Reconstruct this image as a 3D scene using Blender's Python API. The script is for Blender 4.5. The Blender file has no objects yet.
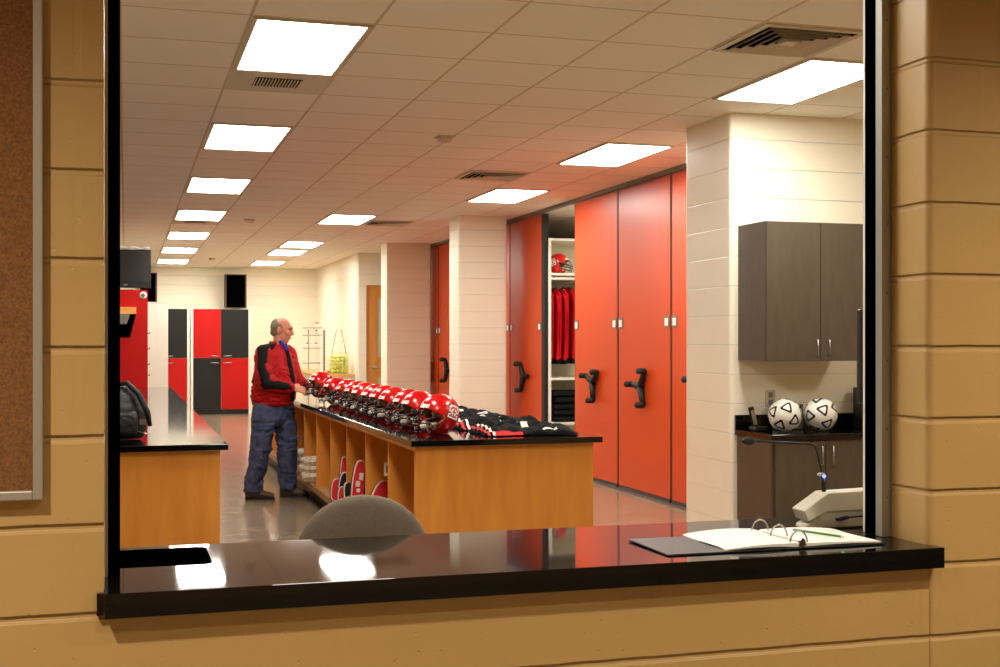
import bpy, bmesh, math, random
from mathutils import Vector, Matrix, Euler, noise
random.seed(7)
D = bpy.data
COL = bpy.context.scene.collection
PI = math.pi
R = math.radians

# ------------------------------------------------------------------ camera
sc = bpy.context.scene
CAMZ = 1.484
cam_d = D.cameras.new('camera')
cam = D.objects.new('camera', cam_d); COL.objects.link(cam)
cam.location = (0, 0, CAMZ)
cam.rotation_euler = (R(90), 0, -0.2931)
cam_d.sensor_fit = 'HORIZONTAL'; cam_d.sensor_width = 36
cam_d.lens = 1242.07 / 1000 * 36
cam_d.shift_x = 0.0
cam_d.shift_y = (342.45 - 333.5) / 1000.0
cam_d.clip_end = 100
sc.camera = cam
# ------------------------------------------------------------------ world, exposure
w = D.worlds.new('world'); sc.world = w; w.use_nodes = True
w.node_tree.nodes['Background'].inputs[0].default_value = (1.0, 0.9, 0.75, 1)
w.node_tree.nodes['Background'].inputs[1].default_value = 0.02
sc.view_settings.view_transform = 'Standard'
sc.view_settings.look = 'None'
sc.view_settings.gamma = 1
sc.view_settings.use_curve_mapping = False
sc.view_settings.exposure = 0.12
PANEL = 27.0            # emission of the ceiling panels
sc.cycles.max_bounces = 10
sc.cycles.diffuse_bounces = 6
sc.cycles.glossy_bounces = 5
sc.cycles.use_denoising = True
sc.cycles.sample_clamp_indirect = 6
CEIL = CAMZ + 1.584    # 3.068


def area(name, loc, size, power, color, rot=(0, 0, 0)):
    l = D.lights.new(name, 'SPOT'); l.shadow_soft_size = size; l.spot_size = R(142); l.spot_blend = 1.0
    l.energy = power; l.color = color
    o = D.objects.new(name, l); o.location = loc; o.rotation_euler = rot
    COL.objects.link(o); return o


# corridor downlights on the viewer's side of the opening
for i, (lx, ly, pw) in enumerate(((-0.95, 1.55, 245), (0.95, 0.7, 95), (2.85, 1.5, 235))):
    area('corridor_downlight', (lx, ly, 3.0), 0.06, pw, (1.0, 0.88, 0.70))


# ------------------------------------------------------------------ materials
def lin(c):
    return tuple(((v / 255) / 12.92 if v / 255 <= 0.04045 else ((v / 255 + 0.055) / 1.055) ** 2.4) for v in c)


def mat(name, col, rough=0.5, metal=0.0, spec=0.5, srgb=True, emit=None, coat=0.0, nz=None, bump=None, sheen=0.0):
    m = D.materials.new(name); m.use_nodes = True
    nt = m.node_tree; b = nt.nodes['Principled BSDF']
    c = lin(col) if srgb else col
    b.inputs['Base Color'].default_value = (*c, 1)
    b.inputs['Roughness'].default_value = rough
    b.inputs['Metallic'].default_value = metal
    b.inputs['Specular IOR Level'].default_value = spec
    b.inputs['Coat Weight'].default_value = coat
    b.inputs['Sheen Weight'].default_value = sheen
    if emit:
        b.inputs['Emission Color'].default_value = (*emit[0], 1)
        b.inputs['Emission Strength'].default_value = emit[1]
    tc = nt.nodes.new('ShaderNodeTexCoord')
    if nz:      # (scale, amount, (sx,sy,sz))
        mp = nt.nodes.new('ShaderNodeMapping'); mp.inputs['Scale'].default_value = nz[2]
        nt.links.new(tc.outputs['Object'], mp.inputs[0])
        n = nt.nodes.new('ShaderNodeTexNoise'); n.inputs['Scale'].default_value = nz[0]
        n.inputs['Detail'].default_value = 5
        nt.links.new(mp.outputs[0], n.inputs['Vector'])
        mx = nt.nodes.new('ShaderNodeMix'); mx.data_type = 'RGBA'
        a = nz[1]
        mx.inputs[6].default_value = (*[v * (1 - a) for v in c], 1)
        mx.inputs[7].default_value = (*[min(1, v * (1 + a)) for v in c], 1)
        rr = nt.nodes.new('ShaderNodeMapRange'); rr.inputs[1].default_value = 0.3; rr.inputs[2].default_value = 0.7
        nt.links.new(n.outputs[0], rr.inputs[0]); nt.links.new(rr.outputs[0], mx.inputs[0])
        nt.links.new(mx.outputs[2], b.inputs['Base Color'])
    if bump:    # (scale, strength, distance)
        n2 = nt.nodes.new('ShaderNodeTexNoise'); n2.inputs['Scale'].default_value = bump[0]
        n2.inputs['Detail'].default_value = 4
        nt.links.new(tc.outputs['Object'], n2.inputs['Vector'])
        bp = nt.nodes.new('ShaderNodeBump'); bp.inputs['Strength'].default_value = bump[1]
        bp.inputs['Distance'].default_value = bump[2]
        nt.links.new(n2.outputs[0], bp.inputs['Height']); nt.links.new(bp.outputs[0], b.inputs['Normal'])
    return m


def block_mat(name, col, rough, zoff, mortar=0.010, depth=0.006, pits=0.35, xoff=0.1, mottle=0.05, mdark=0.93):
    """painted concrete blocks laid in running bond; UV = metres along and up the wall"""
    m = D.materials.new(name); m.use_nodes = True
    nt = m.node_tree; b = nt.nodes['Principled BSDF']; L = nt.links.new
    b.inputs['Roughness'].default_value = rough
    uv = nt.nodes.new('ShaderNodeUVMap')
    mp = nt.nodes.new('ShaderNodeMapping'); mp.inputs['Location'].default_value = (-xoff, -zoff, 0)
    L(uv.outputs[0], mp.inputs[0])
    wv = nt.nodes.new('ShaderNodeTexNoise'); wv.inputs['Scale'].default_value = 9
    wv.inputs['Detail'].default_value = 3
    L(uv.outputs[0], wv.inputs['Vector'])
    ad = nt.nodes.new('ShaderNodeVectorMath'); ad.operation = 'MULTIPLY_ADD'
    ad.inputs[1].default_value = (0.006, 0.006, 0); L(wv.outputs['Color'], ad.inputs[0]); L(mp.outputs[0], ad.inputs[2])
    br = nt.nodes.new('ShaderNodeTexBrick')
    br.inputs['Scale'].default_value = 1; br.inputs['Brick Width'].default_value = 0.4064
    br.inputs['Row Height'].default_value = 0.2032; br.inputs['Mortar Size'].default_value = mortar / 2
    br.inputs['Mortar Smooth'].default_value = 0.6; br.offset = 0.5
    c = lin(col)
    br.inputs['Color1'].default_value = (*c, 1); br.inputs['Color2'].default_value = (*[v * 0.97 for v in c], 1)
    br.inputs['Mortar'].default_value = (*[v * mdark for v in c], 1)
    L(ad.outputs[0], br.inputs['Vector'])
    rw = nt.nodes.new('ShaderNodeTexBrick'); rw.offset = 0
    rw.inputs['Scale'].default_value = 1; rw.inputs['Brick Width'].default_value = 500
    rw.inputs['Row Height'].default_value = 0.2032; rw.inputs['Mortar Size'].default_value = mortar / 2
    rw.inputs['Mortar Smooth'].default_value = 0.8
    sh_ = nt.nodes.new('ShaderNodeVectorMath'); sh_.operation = 'ADD'; sh_.inputs[1].default_value = (240, 0, 0)
    L(ad.outputs[0], sh_.inputs[0]); L(sh_.outputs[0], rw.inputs['Vector'])
    jt = nt.nodes.new('ShaderNodeMath'); jt.operation = 'MULTIPLY_ADD'; jt.inputs[1].default_value = 0.05
    rj = nt.nodes.new('ShaderNodeMath'); rj.operation = 'MULTIPLY'; rj.inputs[1].default_value = 0.88
    L(rw.outputs['Fac'], rj.inputs[0]); L(br.outputs['Fac'], jt.inputs[0]); L(rj.outputs[0], jt.inputs[2])
    n = nt.nodes.new('ShaderNodeTexNoise'); n.inputs['Scale'].default_value = 3; n.inputs['Detail'].default_value = 6
    L(uv.outputs[0], n.inputs['Vector'])
    mx = nt.nodes.new('ShaderNodeMix'); mx.data_type = 'RGBA'; mx.blend_type = 'MULTIPLY'; mx.inputs[0].default_value = 1
    rr = nt.nodes.new('ShaderNodeMapRange'); rr.inputs[1].default_value = 0.3; rr.inputs[2].default_value = 0.7
    rr.inputs[3].default_value = 1 - mottle; rr.inputs[4].default_value = 1.0
    L(n.outputs[0], rr.inputs[0])
    cj = nt.nodes.new('ShaderNodeMix'); cj.data_type = 'RGBA'; cj.inputs[6].default_value = (*c, 1); cj.inputs[7].default_value = (*[v * mdark for v in c], 1)
    L(jt.outputs[0], cj.inputs[0]); L(cj.outputs[2], mx.inputs[6]); L(rr.outputs[0], mx.inputs[7])
    L(mx.outputs[2], b.inputs['Base Color'])
    f = nt.nodes.new('ShaderNodeTexNoise'); f.inputs['Scale'].default_value = 55; f.inputs['Detail'].default_value = 5
    L(uv.outputs[0], f.inputs['Vector'])
    f2 = nt.nodes.new('ShaderNodeTexNoise'); f2.inputs['Scale'].default_value = 9; f2.inputs['Detail'].default_value = 2
    L(uv.outputs[0], f2.inputs['Vector'])
    vo = nt.nodes.new('ShaderNodeTexVoronoi'); vo.inputs['Scale'].default_value = 26; vo.inputs['Randomness'].default_value = 1
    L(uv.outputs[0], vo.inputs['Vector'])
    vr = nt.nodes.new('ShaderNodeMapRange'); vr.inputs[1].default_value = 0.0; vr.inputs[2].default_value = 0.10
    vr.inputs[3].default_value = -0.6 * pits; vr.inputs[4].default_value = 0
    L(vo.outputs['Distance'], vr.inputs[0])
    # height = -fac + small noise
    m1 = nt.nodes.new('ShaderNodeMath'); m1.operation = 'MULTIPLY_ADD'; m1.inputs[1].default_value = 0.16 * pits
    L(f.outputs[0], m1.inputs[0]); L(vr.outputs[0], m1.inputs[2])
    m3 = nt.nodes.new('ShaderNodeMath'); m3.operation = 'MULTIPLY_ADD'; m3.inputs[1].default_value = 0.5 * pits
    L(f2.outputs[0], m3.inputs[0]); L(m1.outputs[0], m3.inputs[2])
    m2 = nt.nodes.new('ShaderNodeMath'); m2.operation = 'SUBTRACT'
    L(m3.outputs[0], m2.inputs[0]); L(jt.outputs[0], m2.inputs[1])
    bp = nt.nodes.new('ShaderNodeBump'); bp.inputs['Strength'].default_value = 1; bp.inputs['Distance'].default_value = depth
    L(m2.outputs[0], bp.inputs['Height']); L(bp.outputs[0], b.inputs['Normal'])
    return m


def wood_mat(name, col, rough=0.35, scale=(1.2, 1.2, 14), dark=0.55, amt=1.0):
    m = D.materials.new(name); m.use_nodes = True
    nt = m.node_tree; b = nt.nodes['Principled BSDF']; L = nt.links.new
    b.inputs['Roughness'].default_value = rough
    tc = nt.nodes.new('ShaderNodeTexCoord'); mp = nt.nodes.new('ShaderNodeMapping')
    mp.inputs['Scale'].default_value = scale; L(tc.outputs['Object'], mp.inputs[0])
    n = nt.nodes.new('ShaderNodeTexNoise'); n.inputs['Scale'].default_value = 2.2
    n.inputs['Detail'].default_value = 6; n.inputs['Distortion'].default_value = 0.6
    L(mp.outputs[0], n.inputs['Vector'])
    cr = nt.nodes.new('ShaderNodeValToRGB'); c = lin(col)
    cr.color_ramp.elements[0].position = 0.3; cr.color_ramp.elements[1].position = 0.72
    cr.color_ramp.elements[0].color = (c[0] * dark * 1.15, c[1] * dark, c[2] * dark * 0.9, 1)
    cr.color_ramp.elements[1].color = (*c, 1)
    L(n.outputs[0], cr.inputs[0]); L(cr.outputs[0], b.inputs['Base Color'])
    return m


M = {}
M['near'] = block_mat('tan_block', (200, 164, 104), 0.40, 0.6575, mortar=0.022, depth=0.009, pits=0.3, mdark=1.0, xoff=0.3032)
M['cream'] = block_mat('cream_block', (240, 233, 212), 0.40, 0.6575, mortar=0.008, depth=0.004, pits=0.12, mdark=0.85, mottle=0.03)
M['black_top'] = mat('black_epoxy', (9, 9, 10), 0.07, nz=(60, 0.5, (1, 1, 1)))
M['black_stone'] = mat('black_stone', (12, 11, 12), 0.045, nz=(220, 0.9, (1, 1, 1)))
M['wood'] = wood_mat('maple_panel', (222, 150, 62), 0.34, (5, 5, 0.8), 0.70)
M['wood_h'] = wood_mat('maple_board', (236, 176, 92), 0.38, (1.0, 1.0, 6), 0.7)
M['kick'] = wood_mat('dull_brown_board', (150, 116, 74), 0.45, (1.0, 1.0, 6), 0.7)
M['oak'] = wood_mat('oak_door', (214, 150, 70), 0.4, (8, 8, 0.7), 0.75)
M['brown'] = mat('brown_laminate', (80, 67, 52), 0.45, nz=(30, 0.10, (1, 1, 0.2)))
M['orange'] = mat('orange_red_steel', (0.60, 0.062, 0.004), 0.36, spec=0.35, srgb=False, bump=(500, 0.05, 0.0005))
M['black'] = mat('black_plastic', (12, 13, 13), 0.4)
M['rubber'] = mat('black_rubber', (10, 12, 14), 0.55)
M['void'] = mat('black_matte', (2, 2, 2), 0.9, spec=0.0)
M['steel'] = mat('brushed_steel', (170, 168, 160), 0.3, metal=1.0)
M['galv'] = mat('galvanised_guide', (158, 154, 142), 0.4, metal=0.25)
M['alu'] = mat('aluminium_frame', (190, 184, 172), 0.38, metal=0.5)
M['white'] = mat('white_enamel', (225, 220, 205), 0.45)
M['offwhite'] = mat('offwhite_plastic', (198, 190, 168), 0.45)
M['cork'] = mat('cork', (126, 82, 42), 0.9, nz=(160, 0.35, (1, 1, 1)), bump=(200, 0.3, 0.002))
M['red_pan'] = mat('red_laminate', (178, 10, 5), 0.4, spec=0.25)
M['black_pan'] = mat('black_laminate', (20, 19, 17), 0.5, spec=0.3)
M['red_gloss'] = mat('glossy_red_shell', (200, 10, 12), 0.22, coat=0.2)
M['mask'] = mat('black_mask_wire', (10, 11, 12), 0.25)
M['pad_w'] = mat('pale_padding', (200, 190, 165), 0.6)
M['pad_g'] = mat('olive_padding', (128, 114, 70), 0.6)
M['decal_w'] = mat('decal_white', (235, 232, 225), 0.3)
M['decal_r'] = mat('decal_red', (190, 20, 20), 0.3)
M['jersey'] = mat('black_jersey_cloth', (11, 11, 13), 0.85, spec=0.15, bump=(60, 0.3, 0.004))
M['jersey_r'] = mat('red_jersey_cloth', (176, 4, 16), 0.8, spec=0.15, bump=(40, 0.3, 0.004))
M['trim_r'] = mat('red_trim_cloth', (205, 30, 30), 0.7)
M['trim_w'] = mat('white_trim_cloth', (222, 220, 214), 0.7)
M['towel'] = mat('white_towel', (196, 186, 164), 0.95, bump=(60, 0.8, 0.01), nz=(25, 0.35, (1, 1, 1)))
M['jacket'] = mat('red_jacket_cloth', (166, 8, 14), 0.65, spec=0.25, bump=(14, 0.5, 0.02))
M['jkblack'] = mat('black_jacket_trim', (14, 15, 18), 0.75, spec=0.2)
M['jeans'] = mat('blue_denim', (68, 76, 104), 0.9, spec=0.2, nz=(16, 0.35, (1, 1, 1)), bump=(16, 0.5, 0.02))
M['shoe'] = mat('brown_suede', (84, 64, 46), 0.8)
M['sole'] = mat('shoe_sole', (28, 22, 18), 0.8)
M['skin'] = mat('skin', (206, 142, 112), 0.5)
M['hair'] = mat('grey_hair', (130, 114, 98), 0.8, bump=(90, 0.6, 0.004))
M['shirt'] = mat('blue_shirt', (38, 42, 150), 0.7)
M['paper'] = mat('white_paper', (238, 236, 228), 0.7)
M['green'] = mat('green_pencil', (40, 130, 30), 0.4)
M['fabric'] = mat('grey_chair_fabric', (118, 108, 94), 0.95, nz=(420, 0.35, (1, 1, 1)), bump=(500, 0.5, 0.002))
M['tennis'] = mat('tennis_yellow', (206, 214, 60), 0.9, sheen=0.3)
M['pack'] = mat('black_nylon', (24, 24, 24), 0.45, bump=(18, 0.6, 0.02))
M['ballw'] = mat('ball_white', (226, 222, 212), 0.35)
M['screen'] = mat('tv_screen', (16, 13, 13), 0.25)
M['led'] = mat('blue_led', (30, 30, 220), 0.3, emit=((0.1, 0.12, 1.0), 6))
M['blue'] = mat('blue_cable', (22, 26, 90), 0.4)
M['vent'] = mat('vent_enamel', (208, 196, 172), 0.5)
M['grey'] = mat('grey_plastic', (120, 116, 106), 0.5)
M['glass'] = mat('frosted_lite', (190, 192, 172), 0.25)


def panel_mat():
    m = D.materials.new('lit_diffuser'); m.use_nodes = True
    b = m.node_tree.nodes['Principled BSDF']
    b.inputs['Base Color'].default_value = (0.8, 0.8, 0.8, 1); b.inputs['Roughness'].default_value = 0.5
    b.inputs['Emission Color'].default_value = (1.0, 0.955, 0.87, 1); b.inputs['Emission Strength'].default_value = PANEL
    return m


M['lit'] = panel_mat()


def ceiling_mat():
    m = D.materials.new('ceiling_tiles'); m.use_nodes = True
    nt = m.node_tree; b = nt.nodes['Principled BSDF']; L = nt.links.new
    b.inputs['Roughness'].default_value = 0.85
    tc = nt.nodes.new('ShaderNodeTexCoord'); mp = nt.nodes.new('ShaderNodeMapping')
    mp.inputs['Location'].default_value = (-0.5848, -6.099, 0)
    L(tc.outputs['Object'], mp.inputs[0])
    br = nt.nodes.new('ShaderNodeTexBrick'); br.offset = 0
    br.inputs['Scale'].default_value = 1; br.inputs['Brick Width'].default_value = 0.6096
    br.inputs['Row Height'].default_value = 0.6096; br.inputs['Mortar Size'].default_value = 0.009
    br.inputs['Mortar Smooth'].default_value = 0.2
    br.inputs['Color1'].default_value = (*lin((248, 242, 230)), 1)
    br.inputs['Color2'].default_value = (*lin((245, 239, 227)), 1)
    br.inputs['Mortar'].default_value = (*lin((214, 196, 170)), 1)
    L(mp.outputs[0], br.inputs['Vector']); L(br.outputs['Color'], b.inputs['Base Color'])
    n = nt.nodes.new('ShaderNodeTexNoise'); n.inputs['Scale'].default_value = 120; n.inputs['Detail'].default_value = 3
    L(tc.outputs['Object'], n.inputs['Vector'])
    ma = nt.nodes.new('ShaderNodeMath'); ma.operation = 'MULTIPLY_ADD'; ma.inputs[1].default_value = 0.15
    L(n.outputs[0], ma.inputs[0]); L(br.outputs['Fac'], ma.inputs[2])
    bp = nt.nodes.new('ShaderNodeBump'); bp.inputs['Distance'].default_value = 0.003; bp.inputs['Strength'].default_value = 0.7
    L(ma.outputs[0], bp.inputs['Height']); L(bp.outputs[0], b.inputs['Normal'])
    return m


def floor_mat():
    m = D.materials.new('polished_concrete'); m.use_nodes = True
    nt = m.node_tree; b = nt.nodes['Principled BSDF']; L = nt.links.new
    tc = nt.nodes.new('ShaderNodeTexCoord')
    mp = nt.nodes.new('ShaderNodeMapping'); mp.inputs['Scale'].default_value = (0.7, 2.2, 1)
    L(tc.outputs['Object'], mp.inputs[0])
    n = nt.nodes.new('ShaderNodeTexNoise'); n.inputs['Scale'].default_value = 2.5; n.inputs['Detail'].default_value = 7
    n.inputs['Roughness'].default_value = 0.65
    L(mp.outputs[0], n.inputs['Vector'])
    cr = nt.nodes.new('ShaderNodeValToRGB')
    cr.color_ramp.elements[0].position = 0.3; cr.color_ramp.elements[1].position = 0.75
    cr.color_ramp.elements[0].color = (*lin((120, 104, 84)), 1); cr.color_ramp.elements[1].color = (*lin((164, 147, 121)), 1)
    L(n.outputs[0], cr.inputs[0])
    br = nt.nodes.new('ShaderNodeTexBrick'); br.offset = 0
    br.inputs['Scale'].default_value = 1; br.inputs['Brick Width'].default_value = 3.2
    br.inputs['Row Height'].default_value = 3.2; br.inputs['Mortar Size'].default_value = 0.006
    br.inputs['Color1'].default_value = (1, 1, 1, 1); br.inputs['Color2'].default_value = (1, 1, 1, 1)
    br.inputs['Mortar'].default_value = (0.5, 0.46, 0.4, 1)
    mp2 = nt.nodes.new('ShaderNodeMapping'); mp2.inputs['Location'].default_value = (0.25, -0.6, 0)
    L(tc.outputs['Object'], mp2.inputs[0]); L(mp2.outputs[0], br.inputs['Vector'])
    mx = nt.nodes.new('ShaderNodeMix'); mx.data_type = 'RGBA'; mx.blend_type = 'MULTIPLY'; mx.inputs[0].default_value = 1
    L(cr.outputs[0], mx.inputs[6]); L(br.outputs['Color'], mx.inputs[7]); L(mx.outputs[2], b.inputs['Base Color'])
    n2 = nt.nodes.new('ShaderNodeTexNoise'); n2.inputs['Scale'].default_value = 7; n2.inputs['Detail'].default_value = 3
    L(tc.outputs['Object'], n2.inputs['Vector'])
    mr = nt.nodes.new('ShaderNodeMapRange'); mr.inputs[3].default_value = 0.10; mr.inputs[4].default_value = 0.26
    L(n2.outputs[0], mr.inputs[0]); L(mr.outputs[0], b.inputs['Roughness'])
    bp = nt.nodes.new('ShaderNodeBump'); bp.inputs['Distance'].default_value = 0.0012; bp.inputs['Strength'].default_value = 0.5
    L(n2.outputs[0], bp.inputs['Height']); L(bp.outputs[0], b.inputs['Normal'])
    b.inputs['Specular IOR Level'].default_value = 0.6
    return m


M['ceiling'] = ceiling_mat(); M['floor'] = floor_mat()


# ------------------------------------------------------------------ mesh helpers
class MB:
    def __init__(s):
        s.v = []; s.f = []; s.sm = []

    def add(s, vs, fs, smooth=False):
        o = len(s.v); s.v += [Vector(p) for p in vs]
        for f in fs:
            s.f.append([i + o for i in f]); s.sm.append(smooth)
        return s

    def box(s, x0, x1, y0, y1, z0, z1, rot=None, piv=None):
        vs = [Vector((x, y, z)) for z in (z0, z1) for y in (y0, y1) for x in (x0, x1)]
        if rot is not None:
            p = Vector(piv) if piv is not None else Vector(((x0 + x1) / 2, (y0 + y1) / 2, (z0 + z1) / 2))
            m = Euler(rot).to_matrix(); vs = [m @ (v - p) + p for v in vs]
        return s.add(vs, [(0, 2, 3, 1), (4, 5, 7, 6), (0, 1, 5, 4), (2, 6, 7, 3), (0, 4, 6, 2), (1, 3, 7, 5)])

    def rbox(s, x0, x1, y0, y1, z0, z1, r=0.01, seg=2, smooth=False):
        bm = bmesh.new(); bmesh.ops.create_cube(bm, size=1)
        for v in bm.verts:
            v.co = Vector(((x0 + x1) / 2 + v.co.x * (x1 - x0), (y0 + y1) / 2 + v.co.y * (y1 - y0), (z0 + z1) / 2 + v.co.z * (z1 - z0)))
        bmesh.ops.bevel(bm, geom=bm.edges[:], offset=r, segments=seg, affect='EDGES', profile=0.5)
        return s.frombm(bm, smooth)

    def frombm(s, bm, smooth=False, mtx=None):
        bm.verts.ensure_lookup_table()
        for i, v in enumerate(bm.verts): v.index = i
        vs = [(mtx @ v.co) if mtx else v.co.copy() for v in bm.verts]
        s.add(vs, [[v.index for v in f.verts] for f in bm.faces], smooth); bm.free(); return s

    def prism(s, poly, axis, a0, a1, smooth=False):
        """poly: 2-D points; axis 'x': (y,z), 'y': (x,z), 'z': (x,y)"""
        n = len(poly)
        def P(p, a):
            return {'x': (a, p[0], p[1]), 'y': (p[0], a, p[1]), 'z': (p[0], p[1], a)}[axis]
        vs = [P(p, a0) for p in poly] + [P(p, a1) for p in poly]
        fs = [list(range(n))[::-1], list(range(n, 2 * n))] + [(i, (i + 1) % n, n + (i + 1) % n, n + i) for i in range(n)]
        if axis == 'y': fs = [f[::-1] for f in fs]
        return s.add(vs, fs, smooth)

    def tube(s, pts, r, seg=8, closed=False, cap=True):
        pts = [Vector(p) for p in pts]; n = len(pts)
        rs = r if isinstance(r, (list, tuple)) else [r] * n
        vs = []; ref = None
        for i in range(n):
            if closed: t = (pts[(i + 1) % n] - pts[i - 1])
            else: t = pts[min(i + 1, n - 1)] - pts[max(i - 1, 0)]
            t = t.normalized() if t.length > 1e-9 else Vector((0, 0, 1))
            if ref is None:
                ref = t.orthogonal().normalized()
            else:
                ref = (ref - t * ref.dot(t))
                ref = ref.normalized() if ref.length > 1e-6 else t.orthogonal().normalized()
            b = t.cross(ref)
            for k in range(seg):
                a = 2 * PI * k / seg
                vs.append(pts[i] + (ref * math.cos(a) + b * math.sin(a)) * rs[i])
        fs = []
        for i in range(n if closed else n - 1):
            j = (i + 1) % n
            for k in range(seg):
                fs.append((i * seg + k, i * seg + (k + 1) % seg, j * seg + (k + 1) % seg, j * seg + k))
        if cap and not closed:
            fs.append(list(range(seg))[::-1]); fs.append([(n - 1) * seg + k for k in range(seg)])
        return s.add(vs, fs, True)

    def ell(s, c, rad, seg=16, rings=10, rot=None, smooth=True):
        c = Vector(c); m = Euler(rot).to_matrix() if rot is not None else Matrix.Identity(3)
        vs = []; fs = []
        for i in range(1, rings):
            p = PI * i / rings
            for k in range(seg):
                a = 2 * PI * k / seg
                vs.append(c + m @ Vector((rad[0] * math.sin(p) * math.cos(a), rad[1] * math.sin(p) * math.sin(a), rad[2] * math.cos(p))))
        t = len(vs); vs.append(c + m @ Vector((0, 0, rad[2]))); vs.append(c - m @ Vector((0, 0, rad[2])))
        for i in range(rings - 2):
            for k in range(seg):
                fs.append((i * seg + k, (i + 1) * seg + k, (i + 1) * seg + (k + 1) % seg, i * seg + (k + 1) % seg))
        for k in range(seg):
            fs.append((t, k, (k + 1) % seg)); fs.append((t + 1, (rings - 2) * seg + (k + 1) % seg, (rings - 2) * seg + k))
        return s.add(vs, fs, smooth)

    def chain(s, pts, rad, seg=14):
        """tapered limb with round ends and joints"""
        n = len(pts)
        P = []; RR = []
        for i in range(n - 1):
            a = Vector(pts[i]); b = Vector(pts[i + 1])
            for k in range(4):
                P.append(a.lerp(b, k / 4)); RR.append(rad[i] * (1 - k / 4) + rad[i + 1] * k / 4)
        P.append(Vector(pts[-1])); RR.append(rad[-1])
        s.tube(P, RR, seg)
        for p, r in zip(pts, rad): s.ell(p, (r, r, r), seg, 8)
        return s

    def loft(s, rings, seg=20):
        """rings: (centre, half-axis vector a, half-axis vector b)"""
        vs = []
        for c, a, b in rings:
            c, a, b = Vector(c), Vector(a), Vector(b)
            for k in range(seg):
                t = 2 * PI * k / seg
                vs.append(c + a * math.cos(t) + b * math.sin(t))
        fs = []
        for i in range(len(rings) - 1):
            for k in range(seg):
                fs.append((i * seg + k, i * seg + (k + 1) % seg, (i + 1) * seg + (k + 1) % seg, (i + 1) * seg + k))
        fs.append(list(range(seg))[::-1]); fs.append([(len(rings) - 1) * seg + k for k in range(seg)])
        return s.add(vs, fs, True)

    def xf(s, m):
        s.v = [m @ v for v in s.v]; return s

    def mesh(s, name, off=Vector((0, 0, 0)), uv=False):
        me = D.meshes.new(name)
        me.from_pydata([v - off for v in s.v], [], s.f)
        for p, sm in zip(me.polygons, s.sm): p.use_smooth = sm
        me.validate()
        bm = bmesh.new(); bm.from_mesh(me); bmesh.ops.recalc_face_normals(bm, faces=bm.faces); bm.to_mesh(me); bm.free()
        if uv:
            l = me.uv_layers.new(name='UVMap')
            for p in me.polygons:
                nrm = p.normal
                for li in p.loop_indices:
                    co = me.vertices[me.loops[li].vertex_index].co + off
                    if abs(nrm.z) > 0.7: l.data[li].uv = (co.x, co.y)
                    elif abs(nrm.x) > abs(nrm.y): l.data[li].uv = (co.y, co.z)
                    else: l.data[li].uv = (co.x, co.z)
        return me


ORG = {}     # world origin of things


def link(name, me, m, parent=None, loc=(0, 0, 0)):
    o = D.objects.new(name, me); COL.objects.link(o); o.location = loc
    if m: me.materials.clear(); me.materials.append(m)
    if parent: o.parent = parent
    return o


def part(name, mb, m, parent, uv=False, bevel=0, label=None, me=None):
    """mb is in the root thing's world frame; it becomes a child"""
    root = parent
    while root.parent: root = root.parent
    off = ORG.get(root.name, Vector((0, 0, 0)))
    me = me or mb.mesh(name, off, uv)
    o = link(name, me, m, parent)
    if bevel: bev(o, bevel)
    if label: o['label'] = label
    return o


def bev(o, wd, seg=2):
    b = o.modifiers.new('bevel', 'BEVEL'); b.width = wd; b.segments = seg; b.limit_method = 'ANGLE'; b.angle_limit = R(40)
    return o


def thing(name, label, cat, loc=(0, 0, 0), rotz=0, group=None, local=False):
    o = D.objects.new(name, None); COL.objects.link(o); o.location = loc; o.rotation_euler = (0, 0, rotz)
    o.empty_display_size = 0.1
    o['label'] = label; o['category'] = cat
    if group: o['group'] = group
    ORG[o.name] = Vector((0, 0, 0)) if local else Vector(loc)
    return o


def single(name, mb, m, label, cat, loc=None, group=None, uv=False, bevel=0, local=False):
    if loc is None:
        xs = [v.x for v in mb.v]; ys = [v.y for v in mb.v]; zs = [v.z for v in mb.v]
        loc = ((min(xs) + max(xs)) / 2, (min(ys) + max(ys)) / 2, min(zs))
    me = mb.mesh(name, Vector((0, 0, 0)) if local else Vector(loc), uv)
    o = link(name, me, m, None, loc); o['label'] = label; o['category'] = cat
    ORG[o.name] = Vector((0, 0, 0)) if local else Vector(loc)
    if group: o['group'] = group
    if bevel: bev(o, bevel)
    return o


def struct(name, mb, m, uv=False, bevel=0, parent=None, label=None):
    o = link(name, mb.mesh(name, Vector((0, 0, 0)), uv), m, parent)
    if parent is None: o['kind'] = 'structure'
    ORG[o.name] = Vector((0, 0, 0))
    if bevel: bev(o, bevel)
    if label: o['label'] = label
    return o


def kids(o): return [c for c in D.objects if c.parent == o]


def dup(root, loc, rot=None, label=None, group=None, scale=None):
    r = root.copy(); COL.objects.link(r); r.location = loc
    if rot is not None: r.rotation_euler = rot if isinstance(rot, (tuple, list)) else (0, 0, rot)
    if scale: r.scale = scale
    if label: r['label'] = label
    if group: r['group'] = group
    ORG[r.name] = Vector((0, 0, 0))
    for ch in kids(root):
        c = ch.copy(); COL.objects.link(c); c.parent = r
        for g in kids(ch):
            d = g.copy(); COL.objects.link(d); d.parent = c
    return r


def fuse(mb, voxel=0.01, smooth=3, off=Vector((0, 0, 0))):
    me = mb.mesh('tmp', off)
    o = D.objects.new('tmp', me); COL.objects.link(o)
    rm = o.modifiers.new('r', 'REMESH'); rm.mode = 'VOXEL'; rm.voxel_size = voxel; rm.use_smooth_shade = True
    sm = o.modifiers.new('s', 'SMOOTH'); sm.iterations = smooth; sm.factor = 0.5
    dg = bpy.context.evaluated_depsgraph_get(); dg.update()
    out = D.meshes.new_from_object(o.evaluated_get(dg))
    D.objects.remove(o); D.meshes.remove(me)
    for p in out.polygons: p.use_smooth = True
    return out


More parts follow.
